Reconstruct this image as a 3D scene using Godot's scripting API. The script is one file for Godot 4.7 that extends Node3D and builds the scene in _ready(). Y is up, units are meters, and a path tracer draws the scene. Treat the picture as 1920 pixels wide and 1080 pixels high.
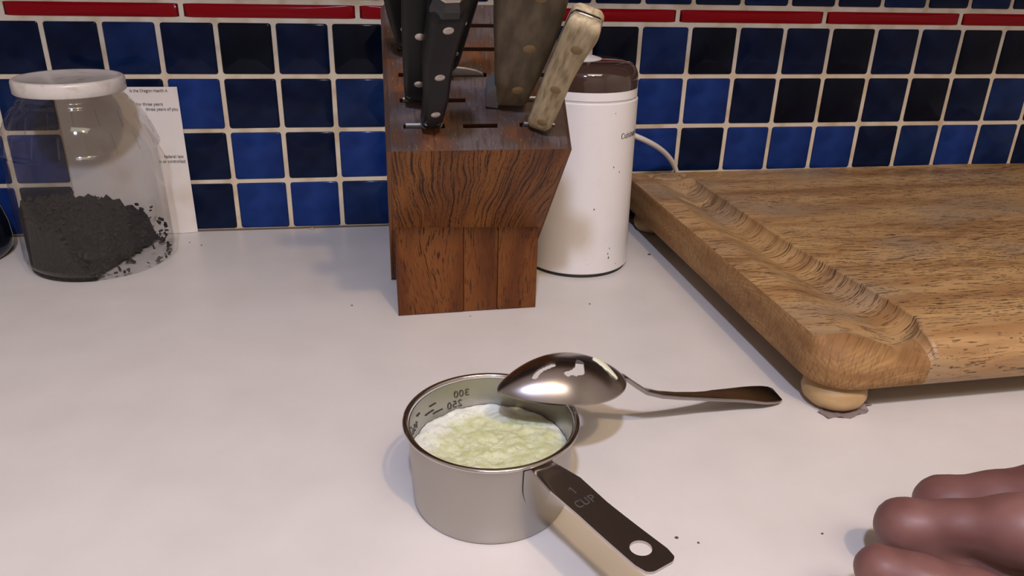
extends Node3D

# ------------------------------------------------------------------ helpers
var names := {}
var M := {}
var rng := RandomNumberGenerator.new()
const UP45 := Vector3(0, 0.70711, 0.70711)      # out of the slotted face of the knife block
const BACK45 := Vector3(0, 0.70711, -0.70711)   # up along the slotted face
const FACE0 := Vector3(0, 0.157, 0.305)         # lower front edge of the slotted face

class MB:
	var st := SurfaceTool.new()
	var sg := 0
	func _init():
		st.begin(Mesh.PRIMITIVE_TRIANGLES)
		st.set_smooth_group(0)
	func group(n: int):
		st.set_smooth_group(n)
	func next_group():
		sg += 1
		st.set_smooth_group(sg)
	func v(p: Vector3, uv := Vector2.ZERO):
		st.set_uv(uv)
		st.add_vertex(p)
	func tri(a: Vector3, b: Vector3, c: Vector3, ua := Vector2.ZERO, ub := Vector2.ZERO, uc := Vector2.ZERO):
		v(a, ua); v(c, uc); v(b, ub)          # corners are given anticlockwise seen from outside
	func quad(a: Vector3, b: Vector3, c: Vector3, d: Vector3, ua := Vector2.ZERO, ub := Vector2.ZERO, uc := Vector2.ZERO, ud := Vector2.ZERO):
		tri(a, b, c, ua, ub, uc)
		tri(a, c, d, ua, uc, ud)
	func done(into: ArrayMesh = null) -> ArrayMesh:
		st.generate_normals()
		return st.commit(into) if into else st.commit()

func numbered(n: String) -> String:
	if not names.has(n):
		names[n] = 0
		return n
	names[n] += 1
	return "%s_%03d" % [n, names[n]]

func tag(o: Node3D, label: String, category: String, group := "", kind := "") -> Node3D:
	if label: o.set_meta("label", label)
	if category: o.set_meta("category", category)
	if group: o.set_meta("group", group)
	if kind: o.set_meta("kind", kind)
	return o

func thing(called: String, label: String, category: String, at := Vector3.ZERO, group := "") -> Node3D:
	var o := Node3D.new()
	o.name = numbered(called)
	add_child(o)
	o.position = at
	return tag(o, label, category, group)

func part(called: String, mesh: Mesh, m: Variant, parent: Node3D) -> MeshInstance3D:
	var o := MeshInstance3D.new()
	o.name = called
	o.mesh = mesh
	if m is Array:
		for i in m.size():
			o.set_surface_override_material(i, m[i])
	elif m:
		o.material_override = m
	o.cast_shadow = GeometryInstance3D.SHADOW_CASTING_SETTING_ON
	parent.add_child(o, true)
	return o

func solo(called: String, mesh: Mesh, m: Variant, label: String, category: String, group := "", kind := "") -> MeshInstance3D:
	var o := part(numbered(called), mesh, m, self)
	tag(o, label, category, group, kind)
	return o

func lin(r: float, g: float, b: float) -> Color:
	return Color(r, g, b).linear_to_srgb()

func mat(c: Color, rough := 0.5, metal := 0.0) -> StandardMaterial3D:
	var m := StandardMaterial3D.new()
	m.albedo_color = c
	m.roughness = rough
	m.metallic = metal
	return m

func pic(w: int, h: int, f: Callable) -> ImageTexture:
	var d := PackedByteArray()
	d.resize(w * h * 3)
	var k := 0
	for y in h:
		for x in w:
			var c: Color = f.call(float(x) / w, float(y) / h)
			d[k] = int(clampf(c.r, 0, 1) * 255)
			d[k + 1] = int(clampf(c.g, 0, 1) * 255)
			d[k + 2] = int(clampf(c.b, 0, 1) * 255)
			k += 3
	return ImageTexture.create_from_image(Image.create_from_data(w, h, false, Image.FORMAT_RGB8, d))

func noise(seed_: int, freq := 1.0, oct := 3) -> FastNoiseLite:
	var n := FastNoiseLite.new()
	n.seed = seed_
	n.frequency = freq
	n.noise_type = FastNoiseLite.TYPE_SIMPLEX_SMOOTH
	n.fractal_octaves = oct
	return n

func noise_tex(seed_: int, freq: float, oct: int, stops: Array, size := 512) -> NoiseTexture2D:
	var t := NoiseTexture2D.new()
	t.width = size
	t.height = size
	t.seamless = true
	t.noise = noise(seed_, freq, oct)
	var g := Gradient.new()
	var off := PackedFloat32Array()
	var col := PackedColorArray()
	for s in stops:
		off.append(s[0])
		col.append(s[1])
	g.offsets = off
	g.colors = col
	t.color_ramp = g
	return t

func triplanar(m: StandardMaterial3D, s: Vector3) -> StandardMaterial3D:
	m.uv1_triplanar = true
	m.uv1_world_triplanar = false
	m.uv1_scale = s
	return m

# profile: Vector2(radius, height), outer side upwards; then, if wanted, the inner side downwards
func lathe(mb: MB, prof: Array, n := 48, at := Vector3.ZERO, crease := 32.0) -> void:
	var run := 0.0
	mb.next_group()
	for i in prof.size() - 1:
		var p: Vector2 = prof[i]
		var q: Vector2 = prof[i + 1]
		if i > 0 and rad_to_deg(absf((p - Vector2(prof[i - 1])).angle_to(q - p))) > crease:
			mb.next_group()
		var l := p.distance_to(q)
		for j in n:
			var a := TAU * j / n
			var b := TAU * ((j + 1) % n) / n
			var pa := at + Vector3(p.x * cos(a), p.y, p.x * sin(a))
			var pb := at + Vector3(p.x * cos(b), p.y, p.x * sin(b))
			var qa := at + Vector3(q.x * cos(a), q.y, q.x * sin(a))
			var qb := at + Vector3(q.x * cos(b), q.y, q.x * sin(b))
			var u0 := float(j) / n
			var u1 := float(j + 1) / n
			if p.x < 1e-6:
				mb.tri(pa, qa, qb, Vector2(u0, run), Vector2(u0, run + l), Vector2(u1, run + l))
			elif q.x < 1e-6:
				mb.tri(pa, qa, pb, Vector2(u0, run), Vector2(u0, run + l), Vector2(u1, run))
			else:
				mb.quad(pa, qa, qb, pb, Vector2(u0, run), Vector2(u0, run + l), Vector2(u1, run + l), Vector2(u1, run))
		run += l

func lathe_mesh(prof: Array, n := 48, at := Vector3.ZERO, crease := 32.0) -> ArrayMesh:
	var mb := MB.new()
	lathe(mb, prof, n, at, crease)
	return mb.done()

# closed rings of points (each from x towards z round an axis that runs from the first ring to the last)
func loft(mb: MB, rings: Array, caps := true, round_caps := false) -> void:
	mb.next_group()
	for i in rings.size() - 1:
		var a: Array = rings[i]
		var b: Array = rings[i + 1]
		var n := a.size()
		for j in n:
			var k := (j + 1) % n
			mb.quad(a[j], b[j], b[k], a[k], Vector2(float(j) / n, float(i) / rings.size()), Vector2(float(j) / n, float(i + 1) / rings.size()), Vector2(float(j + 1) / n, float(i + 1) / rings.size()), Vector2(float(j + 1) / n, float(i) / rings.size()))
	if caps:
		for e in 2:
			if not round_caps:
				mb.next_group()
			var r: Array = rings[0] if e == 0 else rings[-1]
			var c := Vector3.ZERO
			for p in r: c += p
			c /= r.size()
			for j in r.size():
				var k := (j + 1) % r.size()
				if e == 0: mb.tri(c, r[j], r[k], Vector2(0.5, 0), Vector2(0, 0), Vector2(1, 0))
				else: mb.tri(c, r[k], r[j], Vector2(0.5, 1), Vector2(0, 1), Vector2(1, 1))

# rounded rectangle, corner by corner
func rrect(hw: float, hh: float, r: float, n := 4) -> Array:
	var out := []
	r = minf(r, minf(hw, hh) * 0.999)
	for c in 4:
		var cx: float = (hw - r) * (1.0 if c == 0 or c == 3 else -1.0)
		var cy: float = (hh - r) * (1.0 if c < 2 else -1.0)
		for i in n + 1:
			var a := PI / 2 * (c + float(i) / n)
			out.append(Vector2(cx + r * cos(a), cy + r * sin(a)))
	return out

func tube(mb: MB, path: Array, r: float, n := 10) -> void:
	var rings := []
	var side := Vector3.ZERO
	for i in path.size():
		var d: Vector3 = (path[mini(i + 1, path.size() - 1)] - path[maxi(i - 1, 0)]).normalized()
		if side == Vector3.ZERO:
			side = d.cross(Vector3(0.31, 0.9, 0.2)).normalized()
		side = (side - d * side.dot(d)).normalized()
		var other := side.cross(d)          # x towards z about the axis d
		var ring := []
		for j in n:
			var a := TAU * j / n
			ring.append(path[i] + (side * cos(a) + other * sin(a)) * r)
		rings.append(ring)
	loft(mb, rings, true)

func spline(pts: Array, per := 8) -> Array:
	var out := []
	for i in pts.size() - 1:
		var p0 = pts[maxi(i - 1, 0)]
		var p3 = pts[mini(i + 2, pts.size() - 1)]
		for k in per:
			out.append(pts[i].cubic_interpolate(pts[i + 1], p0, p3, float(k) / per))
	out.append(pts[-1])
	return out

# box with chamfered edges, between two corners
func box(mb: MB, lo: Vector3, hi: Vector3, c := 0.001) -> void:
	var rings := []
	for s in [[lo.y, c], [lo.y + c, 0.0], [hi.y - c, 0.0], [hi.y, c]]:
		var ring := []
		for p in rrect((hi.x - lo.x) / 2 - s[1], (hi.z - lo.z) / 2 - s[1], maxf(c, 1e-5), 1):
			ring.append(Vector3((lo.x + hi.x) / 2 + p.x, s[0], (lo.z + hi.z) / 2 + p.y))
		rings.append(ring)
	mb.group(-1)
	for i in 3:
		var n: int = rings[i].size()
		for j in n:
			var k := (j + 1) % n
			mb.quad(rings[i][j], rings[i + 1][j], rings[i + 1][k], rings[i][k])
	for e in 2:
		var r: Array = rings[0] if e == 0 else rings[3]
		var m := (r[0] + r[4]) / 2.0 as Vector3
		for j in r.size():
			var k := (j + 1) % r.size()
			if e == 0: mb.tri(m, r[j], r[k])
			else: mb.tri(m, r[k], r[j])

func box_mesh(lo: Vector3, hi: Vector3, c := 0.001) -> ArrayMesh:
	var mb := MB.new()
	box(mb, lo, hi, c)
	return mb.done()

func text_mesh(s: String, height: float, depth := 0.0003, font := "Droid Sans") -> TextMesh:
	var f := SystemFont.new()
	f.font_names = PackedStringArray([font])
	var t := TextMesh.new()
	t.text = s
	t.font = f
	t.font_size = 32
	t.pixel_size = height / 23.0      # capitals about 23 units tall at size 32
	t.depth = depth
	t.curve_step = 2.0
	return t

# ------------------------------------------------------------------ scene
func _ready() -> void:
	rng.seed = 7
	# camera
	var cam := Camera3D.new()
	cam.name = "camera"
	cam.transform = Transform3D(Basis(Vector3(0.98734330, 0.02410820, 0.15675456), Vector3(0.04151602, 0.91462719, -0.40216106), Vector3(-0.15306737, 0.40357886, 0.90205016)), Vector3(-0.05293, 0.28245, 0.80773))
	cam.fov = 40.22
	cam.near = 0.02
	cam.far = 30.0
	add_child(cam)
	cam.current = true
	# a closed room: the light comes from its ceiling lamps alone
	var env := Environment.new()
	env.background_mode = Environment.BG_COLOR
	env.background_color = Color(0, 0, 0)
	env.tonemap_mode = Environment.TONE_MAPPER_LINEAR
	env.tonemap_exposure = 0.80
	env.sdfgi_enabled = true
	env.ssao_enabled = true
	env.ssil_enabled = true
	var we := WorldEnvironment.new()
	we.name = "world_environment"
	we.environment = env
	add_child(we)
	lamp(Vector3(0.20, 1.05, 1.08), lin(1.0, 0.67, 0.38), 0.47, "pendant_lamp", 0.030, 1.0, "pendant lamp with bare warm white bulb hanging in front of the worktop")
	lamp(Vector3(-0.11, 0.83, 0.97), lin(0.69, 0.74, 1.0), 0.70, "pendant_lamp", 0.030, 1.0, "pendant lamp with bare cool white bulb hanging in front of the worktop")
	# flat diffuser in the ceiling over the middle of the room: the soft fill
	var panel := thing("ceiling_panel", "wide flat white diffuser panel lit in the kitchen ceiling", "lamp", Vector3(0.45, 2.045, 1.9))
	part("frame", box_mesh(Vector3(-0.64, -0.03, -0.34), Vector3(0.64, 0.0, 0.34), 0.004), M_get("lamp_white", Color(0.85, 0.85, 0.83), 0.5), panel)
	var glow := mat(lin(1.0, 0.92, 0.78), 0.5)
	glow.emission_enabled = true
	glow.emission = lin(1.0, 0.92, 0.78)
	glow.emission_energy_multiplier = 1.2
	part("diffuser", box_mesh(Vector3(-0.6, -0.036, -0.3), Vector3(0.6, -0.0305, 0.3), 0.002), glow, panel)
	var soft := AreaLight3D.new()
	soft.name = "diffuser_light"
	soft.area_size = Vector2(1.2, 0.6)
	soft.light_color = lin(1.0, 0.92, 0.78)
	soft.light_energy = 2.1
	soft.area_range = 8.0
	soft.shadow_enabled = true
	soft.position = Vector3(0, -0.040, 0)
	soft.rotation.x = -PI / 2
	panel.add_child(soft)
	materials()
	room()
	backsplash()
	knife_block()
	knives()
	grinder()
	glass_jar()
	leaflet()
	dark_bottle()
	cutting_board()
	measuring_cup()
	slotted_spoon()
	person()
	crumbs()

func lamp(at: Vector3, c: Color, energy: float, called: String, r: float, drop: float, label: String) -> void:
	var t := thing(called, label, "lamp", at)
	var white := M_get("lamp_white", Color(0.85, 0.85, 0.83), 0.5)
	var top := 2.05 - at.y
	part("rose", lathe_mesh([Vector2(0.0, top - 0.04), Vector2(0.055, top - 0.04), Vector2(0.06, top - 0.03), Vector2(0.06, top), Vector2(0, top)], 32), white, t)
	part("socket", lathe_mesh([Vector2(0.0, r * 0.9), Vector2(r * 0.55, r * 0.9), Vector2(r * 0.6, r + 0.045), Vector2(0, r + 0.05)], 24), white, t)
	part("cord", lathe_mesh([Vector2(0.0, r + 0.04), Vector2(0.004, r + 0.04), Vector2(0.004, top - 0.03), Vector2(0, top - 0.03)], 8), white, t)
	var glow := mat(c, 0.4)
	glow.emission_enabled = true
	glow.emission = c
	glow.emission_energy_multiplier = 12.0 if r < 0.05 else 4.0
	var prof := []
	for i in 17:
		var a := -PI / 2 + PI * i / 16
		prof.append(Vector2(r * cos(a) if i > 0 and i < 16 else 0.0, r * sin(a)))
	part("bulb", lathe_mesh(prof, 32, Vector3.ZERO, 90), glow, t)
	var l := OmniLight3D.new()
	l.name = "bulb_light"
	l.light_color = c
	l.light_energy = energy
	l.light_size = r * 0.8
	l.omni_range = 8.0
	l.omni_attenuation = 2.0
	l.shadow_enabled = true
	t.add_child(l)

func M_get(k: String, c: Color, rough: float, metal := 0.0) -> StandardMaterial3D:
	if not M.has(k):
		M[k] = mat(c, rough, metal)
	return M[k]

func materials() -> void:
	var m: StandardMaterial3D
	# worktop: off-white laminate with a faint mottle
	m = mat(Color.WHITE, 0.34)
	m.albedo_texture = noise_tex(3, 0.012, 4, [[0.0, lin(0.645, 0.61, 0.58)], [0.5, lin(0.675, 0.64, 0.61)], [1.0, lin(0.70, 0.665, 0.64)]])
	m.metallic_specular = 0.4
	M.counter = triplanar(m, Vector3(2.2, 2.2, 2.2))
	# grout, sandy, a little blotched
	m = mat(Color.WHITE, 0.85)
	m.albedo_texture = noise_tex(5, 0.02, 4, [[0.0, lin(0.48, 0.37, 0.23)], [0.45, lin(0.62, 0.525, 0.385)], [1.0, lin(0.70, 0.63, 0.51)]])
	M.grout = triplanar(m, Vector3(3, 3, 3))
	# glazed tiles, five blues and a red
	var blues := [lin(0.002, 0.0035, 0.010), lin(0.003, 0.008, 0.032), lin(0.005, 0.017, 0.075), lin(0.008, 0.030, 0.165)]
	M.blue = []
	for i in 4:
		var c: Color = blues[i]
		m = mat(Color.WHITE, 0.10)
		m.albedo_texture = noise_tex(20 + i, 0.008, 3, [[0.2, c.darkened(0.16)], [0.8, c.lightened(0.03)]], 256)
		m.metallic_specular = 0.24
		M.blue.append(triplanar(m, Vector3(0.45, 0.45, 0.45)))
	m = mat(lin(0.24, 0.003, 0.007), 0.16)
	m.metallic_specular = 0.24
	M.red = m
	M.steel = mat(lin(0.60, 0.57, 0.54), 0.22, 1.0)
	M.rim_steel = mat(lin(0.62, 0.60, 0.58), 0.14, 1.0)
	m = mat(lin(0.44, 0.42, 0.395), 0.36, 1.0)
	M.cup_steel = m
	M.black = mat(lin(0.008, 0.008, 0.009), 0.42)
	M.black.metallic_specular = 0.32
	M.rivet = mat(lin(0.55, 0.50, 0.46), 0.35, 0.85)

func room() -> void:
	var wallm := mat(lin(0.74, 0.71, 0.66), 0.9)
	var o: MeshInstance3D
	for w in [["wall_back", Vector3(-1.8, -0.9, -0.13), Vector3(1.8, 2.05, -0.012)], ["wall_front", Vector3(-1.8, -0.9, 3.2), Vector3(1.8, 2.05, 3.32)], ["wall_left", Vector3(-1.92, -0.9, -0.13), Vector3(-1.8, 2.05, 3.32)], ["wall_right", Vector3(1.8, -0.9, -0.13), Vector3(1.92, 2.05, 3.32)]]:
		o = solo(w[0], box_mesh(w[1], w[2]), wallm, "plain cream painted kitchen wall, " + w[0].substr(5) + " side of the room", "wall", "", "structure")
	solo("ceiling", box_mesh(Vector3(-1.92, 2.05, -0.13), Vector3(1.92, 2.17, 3.32)), mat(lin(0.8, 0.79, 0.76), 0.9), "plain white kitchen ceiling over the worktop", "ceiling", "", "structure")
	solo("floor", box_mesh(Vector3(-1.92, -1.0, -0.13), Vector3(1.92, -0.9, 3.32)), mat(lin(0.30, 0.20, 0.12), 0.6), "brown kitchen floor below the worktop", "floor", "", "structure")
	# worktop on its base cabinet, and the wall cabinet that shades the upper tiles
	var t := thing("countertop", "long off-white laminate worktop with faint mottling under everything", "worktop", Vector3.ZERO)
	part("slab", box_mesh(Vector3(-1.78, -0.04, -0.010), Vector3(1.78, 0.0, 0.66), 0.003), M.counter, t)
	var base := thing("base_cabinet", "brown wooden base cabinet carrying the off-white worktop", "cabinet", Vector3(0, -0.9, 0))
	var dark := mat(lin(0.16, 0.105, 0.075), 0.5)
	part("carcass", box_mesh(Vector3(-1.78, 0.0, 0.0), Vector3(1.78, 0.86, 0.60)), dark, base)
	var wc := thing("wall_cabinet", "brown wooden wall cabinet above the blue tiles", "cabinet", Vector3(0, 0.425, 0))
	part("carcass", box_mesh(Vector3(-1.2, 0.0, -0.010), Vector3(1.3, 0.75, 0.30)), dark, wc)
	for i in 5:
		var x := -1.2 + 0.5 * i
		part("door", box_mesh(Vector3(x + 0.003, 0.003, 0.302), Vector3(x + 0.497, 0.747, 0.32), 0.003), dark, wc)

func backsplash() -> void:
	var w := Node3D.new()
	w.name = "wall_tiles"
	add_child(w)
	tag(w, "backsplash wall of glossy blue square tiles with one red border row and sandy grout", "wall", "", "structure")
	part("grout_bed", box_mesh(Vector3(-0.62, -0.001, -0.0118), Vector3(0.95, 0.385, -0.0012), 0.0003), M.grout, w)
	solo("trim_1", box_mesh(Vector3(-0.62, 0.0001, -0.0011), Vector3(0.95, 0.0016, 0.0010), 0.0003), mat(lin(0.13, 0.095, 0.07), 0.8), "dark dirty caulk line between the blue tiles and the worktop", "trim", "", "structure")
	# one tile, 1 x 1, edges rounded: scaled to each place
	var mb := MB.new()
	var rings := []
	for s in [[-0.005, 0.0], [-0.0010, 0.0], [-0.0003, 0.013], [0.0, 0.036]]:
		var ring := []
		for p in rrect(0.5 - s[1], 0.5 - s[1], 0.05, 2):
			ring.append(Vector3(p.x, -p.y, s[0]))
		rings.append(ring)
	mb.next_group()
	for i in 3:
		for j in rings[i].size():
			var k: int = (j + 1) % rings[i].size()
			mb.quad(rings[i][j], rings[i + 1][j], rings[i + 1][k], rings[i][k])
	for j in rings[3].size():
		var k: int = (j + 1) % rings[3].size()
		mb.tri(Vector3(0, 0, 0.0), rings[3][k], rings[3][j])
	var tile := mb.done()
	# joints measured along the wall, in millimetres
	var cols := [-568.0, -515.0, -462.0, -409.5, -357.0, -306.8, -256.7, -204.9, -152.2, -99.7, -48.0, 4.0, 55.5, 107.5, 159.0, 210.6, 263.8, 316.5, 368.6, 420.8, 473.2, 525.1, 575.8, 626.0, 677.0, 729.0, 781.0, 833.0, 885.0]
	var rows := [[0.0021, 0.0502], [0.0543, 0.1019], [0.1061, 0.1542], [0.1584, 0.2057], [0.2275, 0.2750], [0.2792, 0.3270], [0.3312, 0.3790]]
	# tones from left to right, 0 nearly black to 3 bright, as the photograph shows them
	var tones := ["2131221332212133213113132112", "2133221313221313133312321312", "1022213112210213310010121021", "0101121010210102011011001101", "1211211212112112121121211212"]
	for r in rows.size():
		for c in cols.size() - 1:
			var x0: float = cols[c] / 1000.0 + 0.0021
			var x1: float = cols[c + 1] / 1000.0 - 0.0021
			var y0: float = rows[r][0]
			var y1: float = rows[r][1]
			var tone := int(tones[mini(r, 4)][(c + (5 * (r - 4) if r > 4 else 0)) % 28])
			var o := part("tile", tile, M.blue[tone], w)
			var b := Basis.from_euler(Vector3(rng.randf_range(-0.007, 0.007), rng.randf_range(-0.007, 0.007), rng.randf_range(-0.004, 0.004)))
			o.transform = Transform3D(b * Basis.from_scale(Vector3(x1 - x0, y1 - y0, 1)), Vector3((x0 + x1) / 2, (y0 + y1) / 2, rng.randf_range(-0.0003, 0.0002)))
	var reds := [-548.0, -387.0, -233.4, -72.9, 88.0, 248.4, 410.0, 568.5, 729.0, 889.0]
	for c in reds.size() - 1:
		var x0: float = reds[c] / 1000.0 + 0.0022
		var x1: float = reds[c + 1] / 1000.0 - 0.0022
		var o := part("border_tile", tile, M.red, w)
		o.transform = Transform3D(Basis.from_scale(Vector3(x1 - x0, 0.0122, 1)), Vector3((x0 + x1) / 2, 0.2165, 0))

# ------------------------------------------------------------------ wood
func wood_pic(w: int, h: int, mm: Vector2, light: Color, midc: Color, dark: Color, pore: Color, seed_: int, warp: float, ring: float, pores: float, flip := false) -> ImageTexture:
	var n1 := noise(seed_, 1.0, 3)
	var n2 := noise(seed_ + 1, 1.0, 2)
	return pic(w, h, func(u: float, v: float) -> Color:
		var x := u * mm.x
		var y := v * mm.y
		if flip:
			var q := x
			x = y
			y = q
		var b := n1.get_noise_2d(x * 0.006, y * 0.03)
		var yy := y + warp * n2.get_noise_2d(x * 0.006, y * 0.012)
		var s := 0.5 + 0.5 * sin(yy * ring + 3.0 * b)
		var fib := n2.get_noise_2d(x * 0.035 + 40.0, yy * 1.9)
		var c := midc.lerp(light, clampf(b * 0.9 + 0.35 * s, 0, 1)).lerp(dark, clampf(-b * 1.1 + 0.25 * (1.0 - s), 0, 1))
		c = c.lerp(dark, clampf(fib * 0.5, 0, 0.5))
		var p := n1.get_noise_2d(x * 0.05 + 90.0, yy * 0.75)
		if p > pores:
			c = c.lerp(pore, clampf((p - pores) * 6.0, 0, 1) * (0.35 + 0.65 * s))
		return c)

func knife_block() -> void:
	var t := thing("knife_block", "dark brown oak knife block with slanted slotted face holding six knives", "knife block", Vector3.ZERO)
	var grain := mat(Color.WHITE, 0.46)
	grain.metallic_specular = 0.30
	# front of the body: fanned pores, wide at the top
	var n1 := noise(31, 1.0, 3)
	var n2 := noise(32, 1.0, 3)
	var l := lin(0.33, 0.130, 0.030)
	var d := lin(0.15, 0.050, 0.016)
	var k := lin(0.035, 0.013, 0.007)
	grain.albedo_texture = pic(420, 360, func(u: float, v: float) -> Color:
		var fan := (u - 0.42) / (0.62 + 0.55 * (1.0 - v)) + 0.035 * n2.get_noise_2d(u * 2.0, v * 2.2)
		var b := n1.get_noise_2d(u * 3.0, v * 2.0)
		var c := l.lerp(d, clampf(0.42 + 0.75 * b, 0, 1))
		c = c.lerp(d, clampf(0.7 * n2.get_noise_2d(fan * 260.0, v * 6.0), 0, 0.6))
		var wave := n2.get_noise_1d(fan * 42.0 + 3.0)
		var p := n1.get_noise_2d(fan * 46.0 + 7.0, v * 2.6 + 2.0 * wave)
		p += 0.25 * n1.get_noise_2d(fan * 90.0, v * 26.0)
		if p > 0.14:
			c = c.lerp(k, clampf((p - 0.14) * 6.0, 0, 0.92))
		return c)
	# slotted face: worn and greyish, in blotches
	var worn := mat(Color.WHITE, 0.46)
	worn.metallic_specular = 0.30
	worn.albedo_texture = pic(256, 256, func(u: float, v: float) -> Color:
		var b := n1.get_noise_2d(u * 3.2 + 9.0, v * 3.2)
		var f := n2.get_noise_2d(u * 40.0, v * 5.0)
		var c := lin(0.062, 0.034, 0.024).lerp(lin(0.085, 0.066, 0.066), clampf(0.5 + 1.3 * b, 0, 1))
		c = c.lerp(lin(0.13, 0.045, 0.015), clampf(-1.6 * b - 0.15, 0, 0.9))
		c = c.lerp(lin(0.026, 0.013, 0.010), clampf(f * 0.8 - 0.1, 0, 0.6))
		if n2.get_noise_2d(u * 60.0 + 5.0, v * 18.0 + u * 30.0) > 0.52: c = c.lerp(lin(0.20, 0.17, 0.15), 0.5)
		return c)
	var side := mat(Color.WHITE, 0.45)
	side.albedo_texture = wood_pic(256, 256, Vector2(200, 200), lin(0.20, 0.085, 0.035), lin(0.14, 0.06, 0.027), lin(0.08, 0.035, 0.018), lin(0.025, 0.012, 0.008), 37, 12.0, 0.35, 0.30)
	# body: side outline (z, y) clockwise from the front foot, run across the width with chamfered ends
	var prof := [Vector2(0.146, 0.0), Vector2(0.305, 0.157), Vector2(0.2215, 0.2405), Vector2(0.06, 0.079), Vector2(0.06, 0.0)]
	var inset := []
	var cen := Vector2(0.19, 0.11)
	for p in prof: inset.append(p + (cen - p).normalized() * 0.0035)
	inset[0].y = 0.0
	inset[4].y = 0.0
	var x0 := -0.0515
	var x1 := 0.0710
	var ch := 0.0030
	var am := ArrayMesh.new()
	for surf in 3:
		var mb := MB.new()
		mb.group(-1)
		for i in 5:
			var j := (i + 1) % 5
			var which := 0 if i == 0 else (1 if i == 1 else 2)
			if which != surf: continue
			var a: Vector2 = prof[i]
			var b: Vector2 = prof[j]
			var at := func(x: float, q: Vector2) -> Vector3: return Vector3(x, q.y, q.x)
			var ua := Vector2(0, 1)
			var ub := Vector2(0, 0)
			var uc := Vector2(1, 0)
			var ud := Vector2(1, 1)
			# order: left-bottom, right-bottom, right-top, left-top, seen from outside
			if which == 1:
				slotted(mb, x0 + ch, x1 - ch)
			else:
				mb.quad(at.call(x0 + ch, a), at.call(x1 - ch, a), at.call(x1 - ch, b), at.call(x0 + ch, b), ua, ud, uc, ub)
			mb.quad(at.call(x0, inset[i]), at.call(x0 + ch, a), at.call(x0 + ch, b), at.call(x0, inset[j]), ua, ud, uc, ub)
			mb.quad(at.call(x1 - ch, a), at.call(x1, inset[i]), at.call(x1, inset[j]), at.call(x1 - ch, b), ua, ud, uc, ub)
		if surf == 2:
			var poly := PackedVector2Array(inset)
			var ids := Geometry2D.triangulate_polygon(poly)
			for i in range(0, ids.size(), 3):
				var q := [poly[ids[i]], poly[ids[i + 1]], poly[ids[i + 2]]]
				if (q[1] - q[0]).cross(q[2] - q[0]) < 0: q.reverse()
				# (z, y) anticlockwise is seen from -x
				mb.tri(Vector3(x0, q[0].y, q[0].x), Vector3(x0, q[1].y, q[1].x), Vector3(x0, q[2].y, q[2].x), q[0] * 5.0, q[1] * 5.0, q[2] * 5.0)
				mb.tri(Vector3(x1, q[0].y, q[0].x), Vector3(x1, q[2].y, q[2].x), Vector3(x1, q[1].y, q[1].x), q[0] * 5.0, q[2] * 5.0, q[1] * 5.0)
		mb.done(am)
	part("body", am, [grain, worn, side], t)
	var wells := MB.new()
	wells.group(-1)
	for s in SLOTS:
		slot_well(wells, s)
	part("slot_lining", wells.done(), side, t)
	# foot block under the overhang, of three staves
	var foot := mat(Color.WHITE, 0.46)
	foot.metallic_specular = 0.30
	foot.albedo_texture = wood_pic(420, 320, Vector2(116, 84), lin(0.20, 0.074, 0.020), lin(0.145, 0.048, 0.013), lin(0.085, 0.026, 0.009), lin(0.022, 0.008, 0.005), 44, 10.0, 0.22, 0.26, true)
	var P := func(x: float, y: float, z: float) -> Vector3: return Vector3(x, y, z - (x - 0.01) * 0.040)
	var cuts := [-0.0470, 0.0065, 0.0345, 0.0675]
	var top := 0.0815
	var zb := 0.1500
	for i in 3:
		var fb := MB.new()
		fb.group(-1)
		var L: float = cuts[i] + (0.0 if i == 0 else 0.0002)
		var R: float = cuts[i + 1] - (0.0 if i == 2 else 0.0002)
		var cl := 0.0012 if i == 0 else 0.0004
		var cr := 0.0012 if i == 2 else 0.0004
		var c := 0.0012
		var zf: float = 0.2215 - [0.0, 0.0003, 0.0001][i]
		var U := func(x: float) -> float: return (x + 0.047) / 0.1145 + 0.31 * i
		fb.quad(P.call(L + cl, c, zf), P.call(R - cr, c, zf), P.call(R - cr, top, zf), P.call(L + cl, top, zf), Vector2(U.call(L), 1), Vector2(U.call(R), 1), Vector2(U.call(R), 0), Vector2(U.call(L), 0))
		fb.quad(P.call(L, c, zf - cl), P.call(L + cl, c, zf), P.call(L + cl, top, zf), P.call(L, top, zf - cl), Vector2(U.call(L), 1), Vector2(U.call(L + cl), 1), Vector2(U.call(L + cl), 0), Vector2(U.call(L), 0))
		fb.quad(P.call(R - cr, c, zf), P.call(R, c, zf - cr), P.call(R, top, zf - cr), P.call(R - cr, top, zf), Vector2(U.call(R - cr), 1), Vector2(U.call(R), 1), Vector2(U.call(R), 0), Vector2(U.call(R - cr), 0))
		fb.quad(P.call(L + cl, 0.0, zf - c), P.call(R - cr, 0.0, zf - c), P.call(R - cr, c, zf), P.call(L + cl, c, zf), Vector2(U.call(L), 1), Vector2(U.call(R), 1), Vector2(U.call(R), 0.99), Vector2(U.call(L), 0.99))
		fb.tri(P.call(L, 0.0, zb), P.call(L, 0.0, zf - c), P.call(L, top, zf - cl), Vector2(0.1, 1), Vector2(0.6, 1), Vector2(0.6, 0))
		fb.tri(P.call(R, 0.0, zf - c), P.call(R, 0.0, zb), P.call(R, top, zf - cr), Vector2(0.1, 1), Vector2(0.6, 1), Vector2(0.1, 0))
		fb.quad(P.call(L, 0.0, zb), P.call(R, 0.0, zb), P.call(R, 0.0, zf - c), P.call(L, 0.0, zf - c))
		part("foot_stave", fb.done(), foot, t)

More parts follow.
